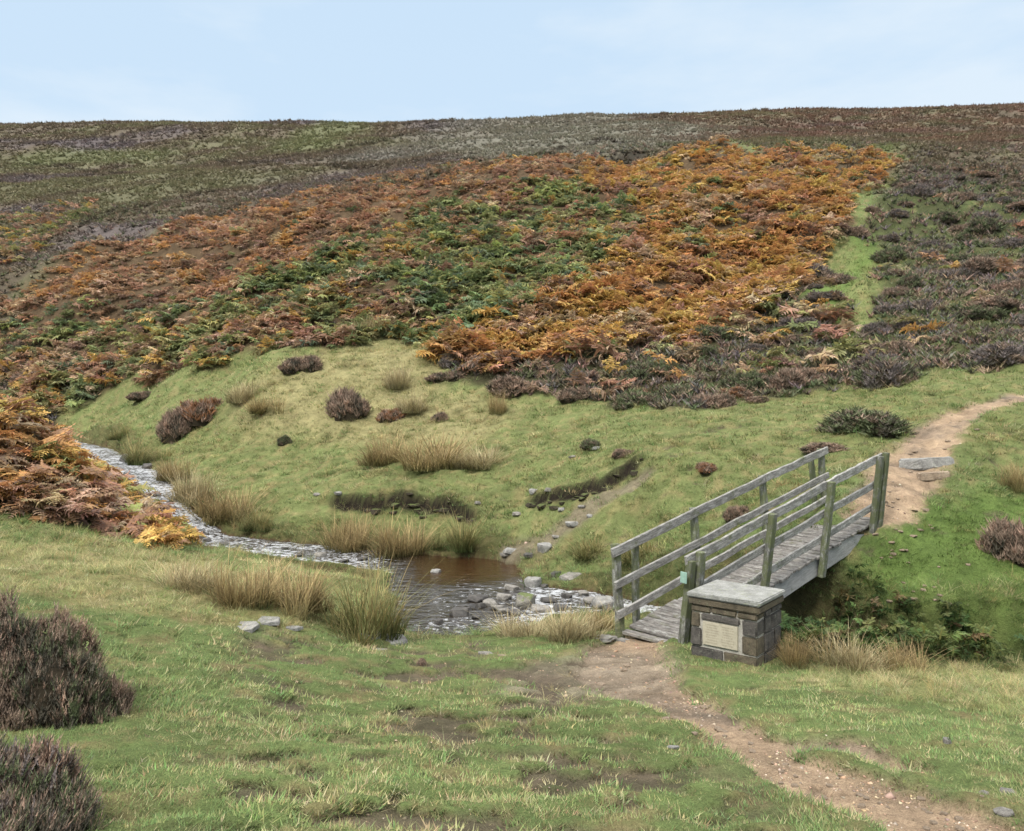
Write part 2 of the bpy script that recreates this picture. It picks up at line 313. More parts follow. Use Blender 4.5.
m['strip'] = region([(812,300),(845,274),(864,240),(878,237),(872,258),(858,284),(836,304),(852,322),(858,345),(846,350),(838,322),(818,312)], .012, 1.6)
m['bank'] = region([(-220,395),(0,392),(50,420),(100,465),(150,505),(180,540),(160,548),(110,535),(60,520),(0,512),(-220,515)], .015)
m['moor'] = smooth(70, 95, gy+26*fbm(gx/40, gy/40, 3))
up_ = region([(-500,345),(-5,335),(5,300),(40,268),(150,235),(250,203),(330,184),(420,168),(520,160),(600,160),(700,150),(880,146),(905,160),(880,196),(1024,186),(1500,186),(1500,135),(-500,150)], .02); m['moor'] = np.maximum(m['moor'], up_)
m['moor'] = np.maximum(m['moor'], smooth(42, 48, gy)*(gpu < 0)*(1-np.clip(m['rust']+m['mixed']+m['gold']+m['leftgold']+m['leftdark'], 0, 1)))
m['pale'] = region([(440,153),(560,128),(700,124),(740,128),(660,148),(560,158),(470,160)], .03)
m['grn2'] = np.clip(region([(262,154),(420,121),(452,121),(330,150)], .02)+region([(0,160),(60,150),(180,152),(170,160),(60,166),(0,170)], .03)+region([(60,205),(180,178),(330,170),(300,182),(180,196),(90,225)], .04)*.6, 0, 1)
m['grey2'] = region([(330,165),(440,133),(560,117),(640,118),(560,130),(460,152),(380,163)], .03)
m['worn'] = region([(330,640),(500,650),(600,700),(700,770),(860,840),(300,860),(260,760)], .08)
m['gully'] = region([(782,560),(828,548),(850,580),(882,612),(940,640),(1040,652),(1040,664),(790,664)], .02)
m['fern'] = np.clip(region([(40,305),(190,296),(215,318),(120,335),(40,335)], .02)+region([(400,250),(470,205),(560,183),(640,186),(640,235),(580,285),(520,318),(450,330),(420,300)], .025)+region([(250,290),(330,262),(400,262),(420,310),(340,322),(240,330)], .02)*.8, 0, 1)
m['moss'] = region([(875,535),(900,515),(960,500),(1100,470),(1200,480),(1200,650),(1050,652),(950,640),(888,612),(860,575)], .03)
m['hag'] = np.clip(sum(line_mask(L, [w]*len(L), .5, .6) for L, w in (([(180,166),(350,170),(430,162),(560,160),(640,155)],1.1),([(470,165),(560,150),(600,140),(745,142)],1.0),([(262,163),(340,150),(455,134)],1.0),([(0,166),(70,168),(185,172)],1.1),([(0,262),(40,248),(110,215),(240,190)],.7))), 0, 1)*.8
m['dry'] = region([(-60,545),(60,538),(180,555),(330,600),(300,630),(200,622),(100,610),(0,590),(-60,590)], .02)
m['mead_dry'] = region([(230,400),(330,350),(420,330),(470,345),(440,390),(520,410),(460,450),(330,440),(240,440)], .03)
m['fringe'] = region([(785,682),(840,664),(1024,662),(1200,662),(1200,725),(1024,722),(960,708),(880,700)], .02)
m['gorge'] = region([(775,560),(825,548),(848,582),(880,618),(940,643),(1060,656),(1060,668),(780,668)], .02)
m['path'] = np.clip(np.maximum.reduce([line_mask([(1010,845),(930,812),(860,788),(800,765),(755,742),(715,716),(680,702),(650,688),(625,672),(618,650),(640,636)], [.42,.40,.36,.33,.27,.25,.36,.45,.52,.5,.42], .22),
    line_mask([(868,512),(885,500),(905,470),(930,440),(960,418),(1000,400),(1060,385)], [.4,.5,.62,.5,.42,.38,.4], .3),
    line_mask([(780,742),(850,745),(905,768)], [.16,.22,.14], .4)]), 0, 1)
m['track'] = line_mask([(640,480),(600,500),(570,522),(545,540),(515,548)], [.28,.3,.34,.38,.4], .45)
m['cobble'] = region([(525,668),(600,642),(665,648),(680,668),(640,692),(560,698),(500,694)], .02)
m['mudzone'] = region([(260,630),(420,640),(500,650),(560,690),(640,720),(700,760),(800,831),(700,870),(200,870),(180,790),(240,700)], .06)
_, k1 = scarp(gx, gy, SC1, .30); _, k2 = scarp(gx, gy, SC2, .24); m['peat'] = np.clip(k1+k2, 0, 1)
dS, (hwS, bwS, zwS) = poly_dist(np.stack([gx, gy], 1), SW[:, :2], [S_HW, S_BW, SW[:, 2]])
m['streambed'] = (gh < zwS+.03)*(dS < hwS+bwS)*1.0
mudn = fbm(gx*.9, gy*1.8, 5, 31)+.5*fbm(gx*4, gy*6, 3, 12)
m['mud'] = np.clip(m['mudzone']*smooth(-.06, .10, mudn)*.95+ (gy < 20)*(gy > 3)*smooth(.48, .66, mudn)*.7+m['cobble']*.55*smooth(-.3, .3, mudn+.1), 0, 1)
scar = [((400,655),(520,672),.10),((455,738),(520,752),.12),((560,770),(620,830),.10),((280,700),(330,715),.07),((430,690),(520,690),.07),((600,740),(660,785),.08),((350,735),(420,728),.07),((480,800),(520,831),.09),((440,660),(480,640),.10)]
for a_, b_, w_ in scar: m['mud'] = np.maximum(m['mud'], line_mask([a_, b_], [w_*1.3, w_*1.8], .5, .9)*smooth(-.45, .1, mudn))
# sink the paths and bare patches a little below the turf
sink = .075*m['path']+.05*m['mud']+.05*m['track']+.02*m['cobble']; gh = gh-sink*(gy < 30)
gh = gh+m['path']*(gy < 20)*.014*fbm(gx*11, gy*11, 3, 3)
hum = np.clip(m['heath']+m['dark']+m['leftdark'], 0, 1)*(gy < 85); gh = gh+hum*.18*np.abs(fbm(gx*.9, gy*.9, 3, 41))
gh = gh+m['moor']*np.clip(gy/300, .2, 1.4)*(np.abs(fbm(gx/5, gy/5, 3, 4))*.8+.6*np.abs(fbm(gx/22, gy/22, 3, 9)))
gh = gh+(m['gold']+m['rust']+m['mixed'])*.0
GH = gh.reshape(shp)
# ground colours (surface colours, with gully shade painted in)
def c(*v): return np.array(v)
n1 = fbm(gx*.8, gy*.8, 4, 2)[:, None]; n2 = fbm(gx*2.5, gy*2.5, 4, 21)[:, None]; fine = fbm(gx/12, gy/12, 4, 5)[:, None]; fine2 = fbm(gx/60, gy/40, 4, 55)[:, None]
col = c(.125, .165, .060)*(1+.3*n1)+(c(.17, .16, .06)-c(.105, .155, .04))*smooth(-.1, .5, n2)
def lay(mask, cc):
    global col
    k = mask[:, None] if mask.ndim == 1 else mask
    col = col*(1-k)+cc*k
lay(smooth(13, 17, gy)*(1-smooth(40, 60, gy))*.35*(1-m['moss']), c(.20, .19, .08)*(1+.5*n2)); lay(m['mead_dry']*.85, c(.27, .24, .12)*(1+.3*n2)); lay(m['dry']*.7, c(.25, .22, .10)); lay(m['fringe']*.6, c(.22, .22, .09))
under = c(.085, .058, .034)*(1+.4*n2)
lay(np.clip(m['rust']+m['mixed']+m['gold']+m['leftgold']+m['bank'], 0, 1), under)
lay(np.clip(m['dark']+m['leftdark'], 0, 1)*.95, c(.050, .045, .026)*(1+.5*n2)); lay(m['heath']*.9*smooth(-.55, .1, n1[:, 0]+.2), c(.055, .060, .028)*(1+.4*n2)); lay(m['strip'], c(.12, .17, .05)); lay(m['moss']*.8, c(.10, .15, .04)*(1+.4*n2))
moorc = c(.150, .122, .088)*(1+.35*fine)+(c(.16, .152, .09)-c(.15, .122, .088))*smooth(-.05, .4, fine2+.5*fine)+(c(.14, .118, .118)-c(.15, .122, .088))*smooth(.15, .5, -fine2+.3*fine)
lay(m['moor'], moorc); lay(m['pale']*m['moor'], c(.20, .19, .15)*(1+.15*fine)); lay(m['grey2']*m['moor']*.7, c(.21, .20, .165)); lay(m['grn2']*.75, c(.165, .18, .09)); lay(m['hag'], c(.045, .038, .03))
redz = smooth(.0, .3, gpu-.15)*smooth(110, 180, gy)*m['moor']*smooth(-.2, .3, fine[:, 0]); lay(redz*.6, c(.20, .125, .095))
col = col*(1-.36*m['moor'][:, None])   # bare peaty ground between the heather
lay(m['gorge']*.95, c(.024, .024, .012)*(1+.5*n2))  # soil in the gully and under the overhang, shade put into its colour
# rough tall edge of stream banks
bankm = (dS < hwS+bwS+.15)*(dS > hwS*.6)*(gy < 50); lay(bankm*.6, c(.085, .075, .035)*(1+.6*n2))
lay(m['moss']*.8, c(.10, .15, .04)*(1+.4*n2))
dirt = c(.35, .255, .175)*(1+.45*n2)+(c(.22, .17, .13)-c(.35, .255, .175))*smooth(-.1, .5, n1); lay(m['path']*.97, dirt); lay(m['track']*.8, c(.20, .165, .12)*(1+.3*n2))
lay(m['cobble']*.7, c(.29, .245, .19)*(1+.3*n2)); lay(m['mud']*.9, c(.115, .09, .066)*(1+.5*n2)); lay(m['peat'], c(.025, .020, .015)); lay(m['streambed'], c(.09, .06, .035)*(1+.4*n2))
col = np.clip(col, .008, .8); GC = col.reshape(shp+(3,))
for k in list(m): m[k] = m[k].reshape(shp)
V = np.stack([gx, gy, gh], 1); nr, nc = shp; idx = np.arange(nr*nc).reshape(shp)
Q = np.stack([idx[:-1, :-1], idx[:-1, 1:], idx[1:, 1:], idx[1:, :-1]], -1).reshape(-1, 4)
pf = m['path'].ravel(); fp = pf[Q].mean(1) > .5; fy = gy[Q].mean(1); fh = (fy > 85)
def sub(name, sel):
    q = Q[sel]; u, inv = np.unique(q, return_inverse=True)
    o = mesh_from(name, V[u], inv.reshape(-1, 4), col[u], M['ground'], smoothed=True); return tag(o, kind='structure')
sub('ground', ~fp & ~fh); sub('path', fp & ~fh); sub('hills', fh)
# water surface: every grid cell the stream covers
wm = ((dS < hwS+bwS*.6) & (gy < 50)); wq = Q[wm[Q].all(1)]; u, inv = np.unique(wq, return_inverse=True)
X_, Y_ = gx[u], gy[u]; wu = 512+X_/Y_*F; far_side = smooth(14.3, 16, Y_-.35*(X_+1))*smooth(390, 450, wu)
riff = np.clip(1-smooth(325, 400, wu)+smooth(490, 560, wu), 0, 1)*.75+.38*(1-far_side)+.03
tag(mesh_from('water', np.stack([X_, Y_, zwS[u]], 1), inv.reshape(-1, 4), np.stack([np.clip(riff-far_side*.5, .02, 1), far_side, 0*X_], 1), M['water'], smoothed=True), kind='structure')
# ------------------------------------------------------------------ footbridge
BD = Vector((.766, .643, 0)).normalized(); BN = Vector((BD.y, -BD.x, 0)); BL = 4.84; BW = .80
BF = Vector((2.16, 9.75, 0)); BA = BF-BN*BW/2       # near end of the centre line, deck surface at z = 0
SLOPE = .207
def bpt(t, s, z): return BA+BD*t+BN*s+Vector((0, 0, z+SLOPE*t))
def board(name, p0, p1, w, th, side, mat, parent, seg=6, jit=.004, bev=.006, taper=None):
    """a squared timber from p0 to p1; w = size across 'side' cross axis, th = size along 'side'"""
    p0 = Vector(p0); p1 = Vector(p1); ax = (p1-p0); L = ax.length; x = ax.normalized(); y = (Vector(side)-x*Vector(side).dot(x)).normalized(); z = x.cross(y)
    bm = bmesh.new(); rings = []
    for i in range(seg+1):
        t = i/seg; ww = w*(1+random.uniform(-.02, .02)); a = random.uniform(-jit, jit); b = random.uniform(-jit, jit); xe = L*t+(random.uniform(-.008, .008) if i in (0, seg) else 0)
        lo = -ww/2
        if taper: lo = -ww/2+taper(t)*ww
        rings.append([bm.verts.new((xe, a+sy*th/2, b+(ww/2 if sz > 0 else lo))) for sy, sz in ((-1, -1), (1, -1), (1, 1), (-1, 1))])
    for r0, r1 in zip(rings, rings[1:]):
        for k in range(4): bm.faces.new((r0[k], r0[(k+1) % 4], r1[(k+1) % 4], r1[k]))
    bm.faces.new(rings[0][::-1]); bm.faces.new(rings[-1]); bmesh.ops.recalc_face_normals(bm, faces=bm.faces)
    ed = [e for e in bm.edges if len(e.link_faces) == 2 and e.calc_face_angle(0) > .8]; bmesh.ops.bevel(bm, geom=ed, offset=bev, segments=1, affect='EDGES')
    me = bpy.data.meshes.new(name); bm.to_mesh(me); bm.free(); me.materials.append(mat)
    o = bpy.data.objects.new(name, me); COL.objects.link(o)
    Mx = Matrix((x, y, z)).transposed().to_4x4(); Mx.translation = p0
    if parent: o.parent = parent; Mx = Matrix.Translation(-parent.location)@Mx
    o.matrix_local = Mx; return o
br = bpy.data.objects.new('footbridge', None); COL.objects.link(br); br.location = BA
tag(br, 'weathered grey wooden footbridge with plank deck and splayed railings crossing the stream', 'footbridge')
up = Vector((0, 0, 1)); SPL = .13
hb = BW/2
tp = [.02, 1.62, 3.22, 4.80]
for s in (1, -1):
    for i, t in enumerate(tp if s > 0 else [-.2, 1.5, 3.3, 5.15]):
        ext = -.34 if i in (1, 2) else -.42
        so = hb+.085; d = 0
        o = board('post', bpt(t, s*(so-.02), ext), bpt(t+.03, s*(so+SPL), 1.10), .115, .085, BN, M['post'], br, 7, .006, .01)
    # second, outer leg beside the end posts
    if s > 0:
        board('post', bpt(.02-.17, s*(hb+.06), -.15), bpt(.02-.12, s*(hb+SPL+.05), 1.03), .10, .085, BN, M['post'], br, 6)
        board('post', bpt(4.98, s*(hb+.10), -.30), bpt(5.0, s*(hb+SPL+.10), 1.12), .10, .085, BN, M['post'], br, 6)
    else:
        board('post', bpt(.18, s*(hb+.13), -.5), bpt(.24, s*(hb+SPL+.10), .98), .09, .075, BN, M['post'], br, 6)
        board('post', bpt(4.98, s*(hb+.16), -.35), bpt(4.96, s*(hb+SPL+.14), .98), .09, .075, BN, M['post'], br, 6)
    t0, t1 = (-.17, 5.02) if s > 0 else (-.30, 5.30)
    lo = lambda z: s*(hb+.085+SPL*z/1.1-(.062))
    for z, nm in ((1.055, 'top'), (.62, 'mid'), (.24, 'low')):
        a = t0 if nm == 'top' or s < 0 else t0+.06
        half = (t0+t1)/2 + (.1 if nm == 'mid' else -.05)
        w = .125 if nm == 'top' else .105
        za = z
        if nm == 'top':   # two lengths, butted over a post
            board('top_rail', bpt(a, lo(z), za-.03), bpt(3.3 if s < 0 else tp[2], lo(z), za), w, .045, BN, M['wood'], br, 9, .008)
            board('top_rail', bpt((3.3 if s < 0 else tp[2])+.012, lo(z), za+.004), bpt(t1, lo(z), za-.01), w, .045, BN, M['wood'], br, 12, .008)
        else:
            board('mid_rail' if nm == 'mid' else 'low_rail', bpt(a, lo(z), za-.02), bpt(t1-.06, lo(z), za), w, .042, BN, M['wood'], br, 14, .009)
    if s > 0: pass
# beams
def tap(t): return .55*smooth(.86, 1.0, np.array(t))
for s in (1, -1):
    board('beam', bpt(.15, s*(hb-.02), -.185), bpt(4.93, s*(hb-.02), -.185), .27, .07, BN, M['beam'], br, 16, .002, .008, tap)
board('beam', bpt(.2, 0, -.19), bpt(4.8, 0, -.19), .25, .07, BN, M['beam'], br, 10, .002, .008, tap)
# deck planks, one mesh
bm = bmesh.new(); t = -.06; loc = bpt(0, 0, 0)
while t < 5.0:
    w = random.uniform(.098, .115); L = BW/2+.05+random.uniform(-.015, .02); zt = random.uniform(-.006, .006)
    Mx = Matrix((BN, -BD, up)).transposed().to_4x4()
    r = bmesh.ops.create_cube(bm, size=1.0)['verts']
    sk = random.uniform(-.012, .012)
    for v in r:
        lx = v.co.x*2*L; v.co = Vector((lx, t+w/2+v.co.y*w+sk*lx, -.022+v.co.z*.042+zt+random.uniform(-.003, .003)))
        v.co = BN*v.co.x+BD*v.co.y+up*(v.co.z+SLOPE*v.co.y)
    t += w+random.uniform(.010, .022)
bmesh.ops.recalc_face_normals(bm, faces=bm.faces); bmesh.ops.bevel(bm, geom=list(bm.edges), offset=.006, segments=1, affect='EDGES')
for v in bm.verts:   # turn into a frame whose x axis runs across the bridge so the grain follows the planks
    v.co = Vector((v.co.dot(BN), v.co.dot(-BD), v.co.z))
bmesh.ops.recalc_face_normals(bm, faces=bm.faces)
me = bpy.data.meshes.new('deck'); bm.to_mesh(me); bm.free(); me.materials.append(M['deck']); dk = bpy.data.objects.new('deck', me); COL.objects.link(dk); dk.parent = br
dk.matrix_local = Matrix((BN, -BD, up)).transposed().to_4x4()
# lower entry boards at the near end
for k in range(2): board('step', bpt(-.13-.15*k, -hb-.10+.02*k, -.06-.05*k), bpt(-.10-.15*k, hb-.02-.06*k, -.06-.05*k), .045, .14, BD, M['deck'], br, 5, .004, .008)
mk = board('waymark_plate', bpt(-.235, hb+SPL+.03, .80), bpt(-.235, hb+SPL+.035, .93), .095, .012, BD, M['tagm'], br, 2, 0, .003); mk['label'] = 'small pale green marker plate on the nearest post'

# ------------------------------------------------------------------ stone pillar
def block(bm, x0, x1, y0, y1, z0, z1, bev=.012, rough=.006):
    r = bmesh.ops.create_cube(bm, size=1.0)['verts']
    for v in r: v.co = Vector(((x0+x1)/2+v.co.x*(x1-x0), (y0+y1)/2+v.co.y*(y1-y0), (z0+z1)/2+v.co.z*(z1-z0)))
    ed = list({e for v in r for e in v.link_edges}); g = bmesh.ops.bevel(bm, geom=ed, offset=bev, segments=2, affect='EDGES')
    for v in set(g['verts']): v.co += Vector((random.uniform(-rough, rough), random.uniform(-rough, rough), random.uniform(-rough, rough)*.6))
def bm_obj(name, bm, mat, parent=None, sm_=False):
    bmesh.ops.recalc_face_normals(bm, faces=bm.faces); me = bpy.data.meshes.new(name); bm.to_mesh(me); bm.free(); me.materials.append(mat)
    if sm_:
        for p in me.polygons: p.use_smooth = True
    o = bpy.data.objects.new(name, me); COL.objects.link(o)
    if parent: o.parent = parent
    return o
# local frame: x along the plaque face (left to right), y into the pillar, z up; origin at the near corner on the ground
lW, dW, hW = .77, .72, .745
cN = np.array([2.64, 8.4]); ang = math.atan2(-.625, .78); pl_far = cN-lW*np.array([math.cos(ang), math.sin(ang)])
pil = bpy.data.objects.new('stone_pillar', None); COL.objects.link(pil); pil.location = (pl_far[0], pl_far[1], .0); pil.rotation_euler = (0, 0, ang)
tag(pil, 'squat stone masonry pillar with flat cap and cream plaque beside the footbridge', 'pillar')
bm = bmesh.new(); block(bm, .012, lW-.012, .012, dW-.012, -.6, hW-.05, .004, .001); bm_obj('mortar_core', bm, M['mortar'], pil)
bd = bmesh.new(); bb = bmesh.new(); courses = [(-.50, -.36), (-.35, -.17), (-.16, .02), (.032, .175), (.187, .385), (.397, .56), (.572, .645)]
px0, px1, pz0, pz1 = lW*.19, lW*.72, .215, .475
g = .012
for ci, (z0, z1) in enumerate(courses):
    xs = [0]
    if ci in (4, 5): xs = [0, px0-.012] if ci == 4 else [0, px0-.012]
    def lay_face(x0, x1):
        brown = ci == 6 or random.random() < .12 or (ci == 4 and x0 > .5)
        block(bb if brown else bd, x0, x1, -.004-random.random()*.006, .2, z0, z1)
    if ci in (4, 5):
        if ci == 4: lay_face(0, px0-.02); lay_face(px1+.05, lW)
        else: lay_face(0, px0-.04); block(bd, px0-.025, px1+.02, -.008, .2, .487, z1); lay_face(px1+.05, lW)
    else:
        x = 0; nbk = random.choice([2, 3]) if ci < 6 else 3
        cuts = sorted([lW*(k+1)/nbk+random.uniform(-.08, .08) for k in range(nbk-1)])+[lW]
        for cc_ in cuts:
            lay_face(x, cc_-(g if cc_ < lW else 0)); x = cc_
    # right-hand side face, back and left faces
    cut = dW*random.choice([.42, .55, .66]); o_ = .21
    block(bd, lW-.2, lW+.006+random.random()*.006, o_, cut+.1, z0, z1); 
    if cut+.11 < dW-.05: block(bb if random.random() < .2 else bd, lW-.2, lW+.006, cut+.112, dW, z0, z1)
    block(bd, -.006, .2, o_, dW*.6, z0, z1); block(bd, -.006, .2, dW*.6+g, dW, z0, z1)
    block(bd, .21, lW*.5, dW-.2, dW+.006, z0, z1); block(bd, lW*.5+g, lW-.21, dW-.2, dW+.006, z0, z1)
bm_obj('dark_stone_courses', bd, M['block'], pil); bm_obj('brown_stone_courses', bb, M['bluff'], pil)
bm = bmesh.new(); block(bm, -.02, lW+.03, -.03, dW+.02, hW-.095, hW-.012, .012, .005); cap_lo = bm_obj('cap_bed', bm, M['bluff'], pil)
bm = bmesh.new(); block(bm, -.035, lW+.045, -.045, dW+.035, hW-.010, hW+.045, .012, .003); bm_obj('cap_stone', bm, M['cap'], pil)
bm = bmesh.new(); block(bm, px0, px1, -.012, .06, pz0, pz1, .004, .0); pq = bm_obj('plaque', bm, M['plaque'], pil); pq['label'] = 'cream plaque with two columns of small dark lettering'
bm = bmesh.new()
for cx0, cx1 in ((px0+.03, (px0+px1)/2-.012), ((px0+px1)/2+.012, px1-.03)):   # rows of worn lettering, too small to read in the photograph
    for r_ in range(8):
        z = pz1-.03-r_*.028; x = cx0+random.uniform(0, .02)
        while x < cx1-random.uniform(0, .03):
            w = random.uniform(.004, .009); block(bm, x, min(x+w, cx1), -.0135, -.011, z-.006, z+.006, .0004, 0); x += w+random.choice([.004, .004, .004, .010])
bm_obj('lettering', bm, M['letter'], pq)
# ------------------------------------------------------------------ scatter helpers
def cand(n, y0, y1, pr=.80):
    Y = np.exp(rng.uniform(math.log(y0), math.log(y1), n)); X = rng.uniform(-pr, pr, n)*Y; return X, Y
def keep(X, Y, prob): k = rng.random(len(X)) < prob; return X[k], Y[k]
def S(name, X, Y): return sample(m[name], X, Y)
def pts3(X, Y, dz=0.0): return np.stack([X, Y, zg(X, Y)+dz], 1)
def pal(cols, w, n, var=.18):
    cols = np.array(cols); k = rng.choice(len(cols), n, p=np.array(w)/sum(w)); return cols[k]*(1+var*rng.standard_normal((n, 1))).clip(.5, 1.6)*(1+.06*rng.standard_normal((n, 3)))
def proto_blades(nb, rad, h0, h1, w, lean, droop, nseg, tip=(1.1, 1.05, .9), base_=(.85, .9, .85), var=.18):
    r = rng.random(nb)**.5*rad; a = rng.uniform(0, 6.283, nb); P = np.stack([r*np.cos(a), r*np.sin(a), -.02+0*r], 1)
    yaw = a+rng.normal(0, .9, nb); h = rng.uniform(h0, h1, nb); tv = (1+var*rng.standard_normal((nb, 1))).clip(.5, 1.6)
    return blades(P, yaw, h, w*rng.uniform(.7, 1.3, nb), rng.uniform(0, 1, nb)*lean, rng.uniform(.2, 1, nb)*droop, nseg, tv*np.array(base_), tv*np.array(tip))
def stuff(name, data, mat, label=None, cat=None):
    o = mesh_from(name, data[0], data[1], np.clip(data[2], .004, .9), mat); tag(o, label, cat, kind='stuff'); return o
GREEN, YEL, OLIVE, STRAW, TAN = (.165, .245, .095), (.265, .29, .13), (.135, .15, .065), (.43, .38, .23), (.36, .27, .145)

def palc(cols, w, nz, var=.16):     # like pal, but neighbours tend to share a colour: nz is a smooth noise
    n = len(nz); q = nz+.17*rng.standard_normal(n); rk = np.argsort(np.argsort(q))/max(n, 1); cw = np.cumsum(np.array(w)/sum(w)); k = np.clip(np.searchsorted(cw, rk), 0, len(cols)-1)
    return np.array(cols)[k]*(1+var*rng.standard_normal((n, 1))).clip(.5, 1.6)*(1+.05*rng.standard_normal((n, 3)))
# ---- short turf
tp_ = [proto_blades(18, .05, .012, .032, .0050, 1.5, .4, 1) for _ in range(7)]
X, Y = cand(185000, 3.0, 72)
bare = np.clip(S('path', X, Y)*1.0+S('mud', X, Y)*1.0+S('track', X, Y)*.8+S('peat', X, Y)*1.0+S('streambed', X, Y)*2+S('cobble', X, Y)*.35, 0, 1)
wild = np.clip(S('rust', X, Y)+S('mixed', X, Y)+S('gold', X, Y)+S('bank', X, Y)*.9+S('dark', X, Y)*.8+S('leftdark', X, Y)+S('heath', X, Y)*.4, 0, 1)
X, Y = keep(X, Y, (1-bare)*(1-wild)*(.55+.45*smooth(-.3, .3, fbm(X*.7, Y*.7, 3, 9))))
dr = np.clip(S('dry', X, Y)*.7+S('mead_dry', X, Y)*.6+S('fringe', X, Y)*.5+.6*smooth(-.15, .5, fbm(X*.9, Y*.9, 5, 60))+.18*smooth(13, 17, Y)*(1-S('moss', X, Y)), 0, 1); stp = np.clip(S('strip', X, Y)*.6+S('moss', X, Y), 0, 1)
C = pal([GREEN, YEL, OLIVE, STRAW], [.56, .24, .12, .08], len(X)); C2 = pal([STRAW, YEL, TAN], [.4, .5, .1], len(X)); kk = (rng.random(len(X)) < dr)[:, None]; C = np.where(kk, C2, C); wn = S('worn', X, Y)*smooth(-.35, .15, fbm(X*1.6, Y*2.2, 4, 93)); C = np.where((rng.random(len(X)) < .45*wn)[:, None], pal([(.27, .235, .13), (.19, .15, .085), STRAW], [.5, .3, .2], len(X)), C)
C = C*(1-.65*stp[:, None])+np.array([.135, .205, .055])*.65*stp[:, None]
pat = (1+.28*fbm(X*.55, Y*.55, 4, 71))[:, None]; C = C*pat*np.array([1, 1, 1])
sc = (.75+.095*Y.clip(0, 34))*rng.uniform(.7, 1.35, len(X))*(1+.9*fbm(X*1.4, Y*1.4, 3, 33)).clip(.45, 1.9)
stuff('grass', replicate(tp_, pts3(X, Y), rots(rng.uniform(0, 6.28, len(X)), rng.normal(0, .15, len(X))), sc, C), M['leaf'], 'short grazed green turf covering the ground around the stream and paths', 'grass')

# ---- longer rough grass on banks, dry patches and verge
lp_ = [proto_blades(22, .09, .12, .34, .006, .9, 1.1, 3, (1.15, 1.05, .9), (.75, .85, .7)) for _ in range(6)]
PEATB = m['peat'].copy()
for _ in range(5): PEATB[:-1] = np.maximum(PEATB[:-1]*.9, PEATB[1:]*.8); PEATB[1:] = np.maximum(PEATB[1:], PEATB[:-1]*.97)
X, Y = cand(80000, 4.5, 55)
dsn = sample(dS.reshape(shp), X, Y); bk = ((dsn < sample((hwS+bwS).reshape(shp), X, Y)+.35)*(1-S('streambed', X, Y))*(dsn > .3)).clip(0, 1)*(Y < 45)
mead = S('mead_dry', X, Y)*smooth(-.15, .3, fbm(X*.6, Y*.9, 4, 15))
pr = np.clip(S('dry', X, Y)*.5*smooth(-.35, .25, fbm(X*1.1, Y*1.1, 3, 19))+bk*.42+smooth(.1, .6, sample(PEATB, X, Y))*.5+S('fringe', X, Y)*.5+mead*.95+S('strip', X, Y)*.25+S('gorge', X, Y)*.4+.004+.02*(Y > 12), 0, 1)*(1-S('path', X, Y))*(1-S('streambed', X, Y))*(1-S('bank', X, Y)*.7)*(1-np.clip(S('gold', X, Y)+S('rust', X, Y), 0, 1)*.8)
near_pool = bk*smooth(.2, .0, np.abs(X/Y+.1)-.15)*(Y < 13.5); pr = pr*(1-.5*near_pool)
k = rng.random(len(X)) < pr; X, Y, bk = X[k], Y[k], bk[k]; gz = S('gorge', X, Y)
C = pal([STRAW, TAN, YEL, GREEN], [.42, .12, .32, .14], len(X)); Cb = pal([TAN, YEL, GREEN, OLIVE], [.22, .3, .28, .2], len(X)); C = np.where((rng.random(len(X)) < np.clip(bk+gz, 0, 1)*.85)[:, None], Cb, C)
C *= (1-.25*gz[:, None])  # gully grass darkened in its colour for shade
sc = rng.uniform(.35, .9, len(X))*(.62+.022*Y); sc = sc*np.where(Y < 10, .7, 1)
stuff('long_grass', replicate(lp_, pts3(X, Y), rots(rng.uniform(0, 6.28, len(X)), rng.normal(0, .2, len(X))), sc, C), M['leaf'], 'rough straw and green long grass along the stream banks and dry patches', 'long grass')

# tussocks of yellowing grass all over the meadow beyond the stream
ts_ = [proto_blades(26, .13, .07, .20, .010, 1.3, 1.2, 3, (1.15, 1.08, .95), (.8, .88, .75)) for _ in range(6)]
X, Y = cand(52000, 12.5, 50); pr = (1-np.clip(S('path', X, Y)+S('track', X, Y)+S('streambed', X, Y)*2+S('peat', X, Y)+S('rust', X, Y)+S('gold', X, Y)+S('bank', X, Y)+S('moor', X, Y)+.7*S('mixed', X, Y), 0, 1))*smooth(-.3, .4, fbm(X*.45, Y*.7, 4, 115))*(.55+.35*S('mead_dry', X, Y))*(1-.6*S('moss', X, Y))*(1-.5*S('strip', X, Y))
k = rng.random(len(X)) < pr*.62; X, Y = X[k], Y[k]; md = S('mead_dry', X, Y); ms = S('moss', X, Y)
C = palc([GREEN, OLIVE, YEL, (.33, .30, .14), STRAW, TAN], [.26, .12, .26, .16, .13, .07], fbm(X*.7, Y*.9, 3, 131)); C = np.where((rng.random(len(X)) < .4*md)[:, None], pal([STRAW, TAN], [.6, .4], len(X)), C); C = np.where((rng.random(len(X)) < .8*ms)[:, None], pal([(.13, .20, .055), OLIVE], [.7, .3], len(X)), C)
stuff('long_grass', replicate(ts_, pts3(X, Y), rots(rng.uniform(0, 6.28, len(X)), rng.normal(0, .2, len(X))), rng.uniform(.45, 1.15, len(X))*(.55+.02*Y), C), M['leaf'], 'yellowing grass tussocks over the meadow beyond the stream', 'long grass')

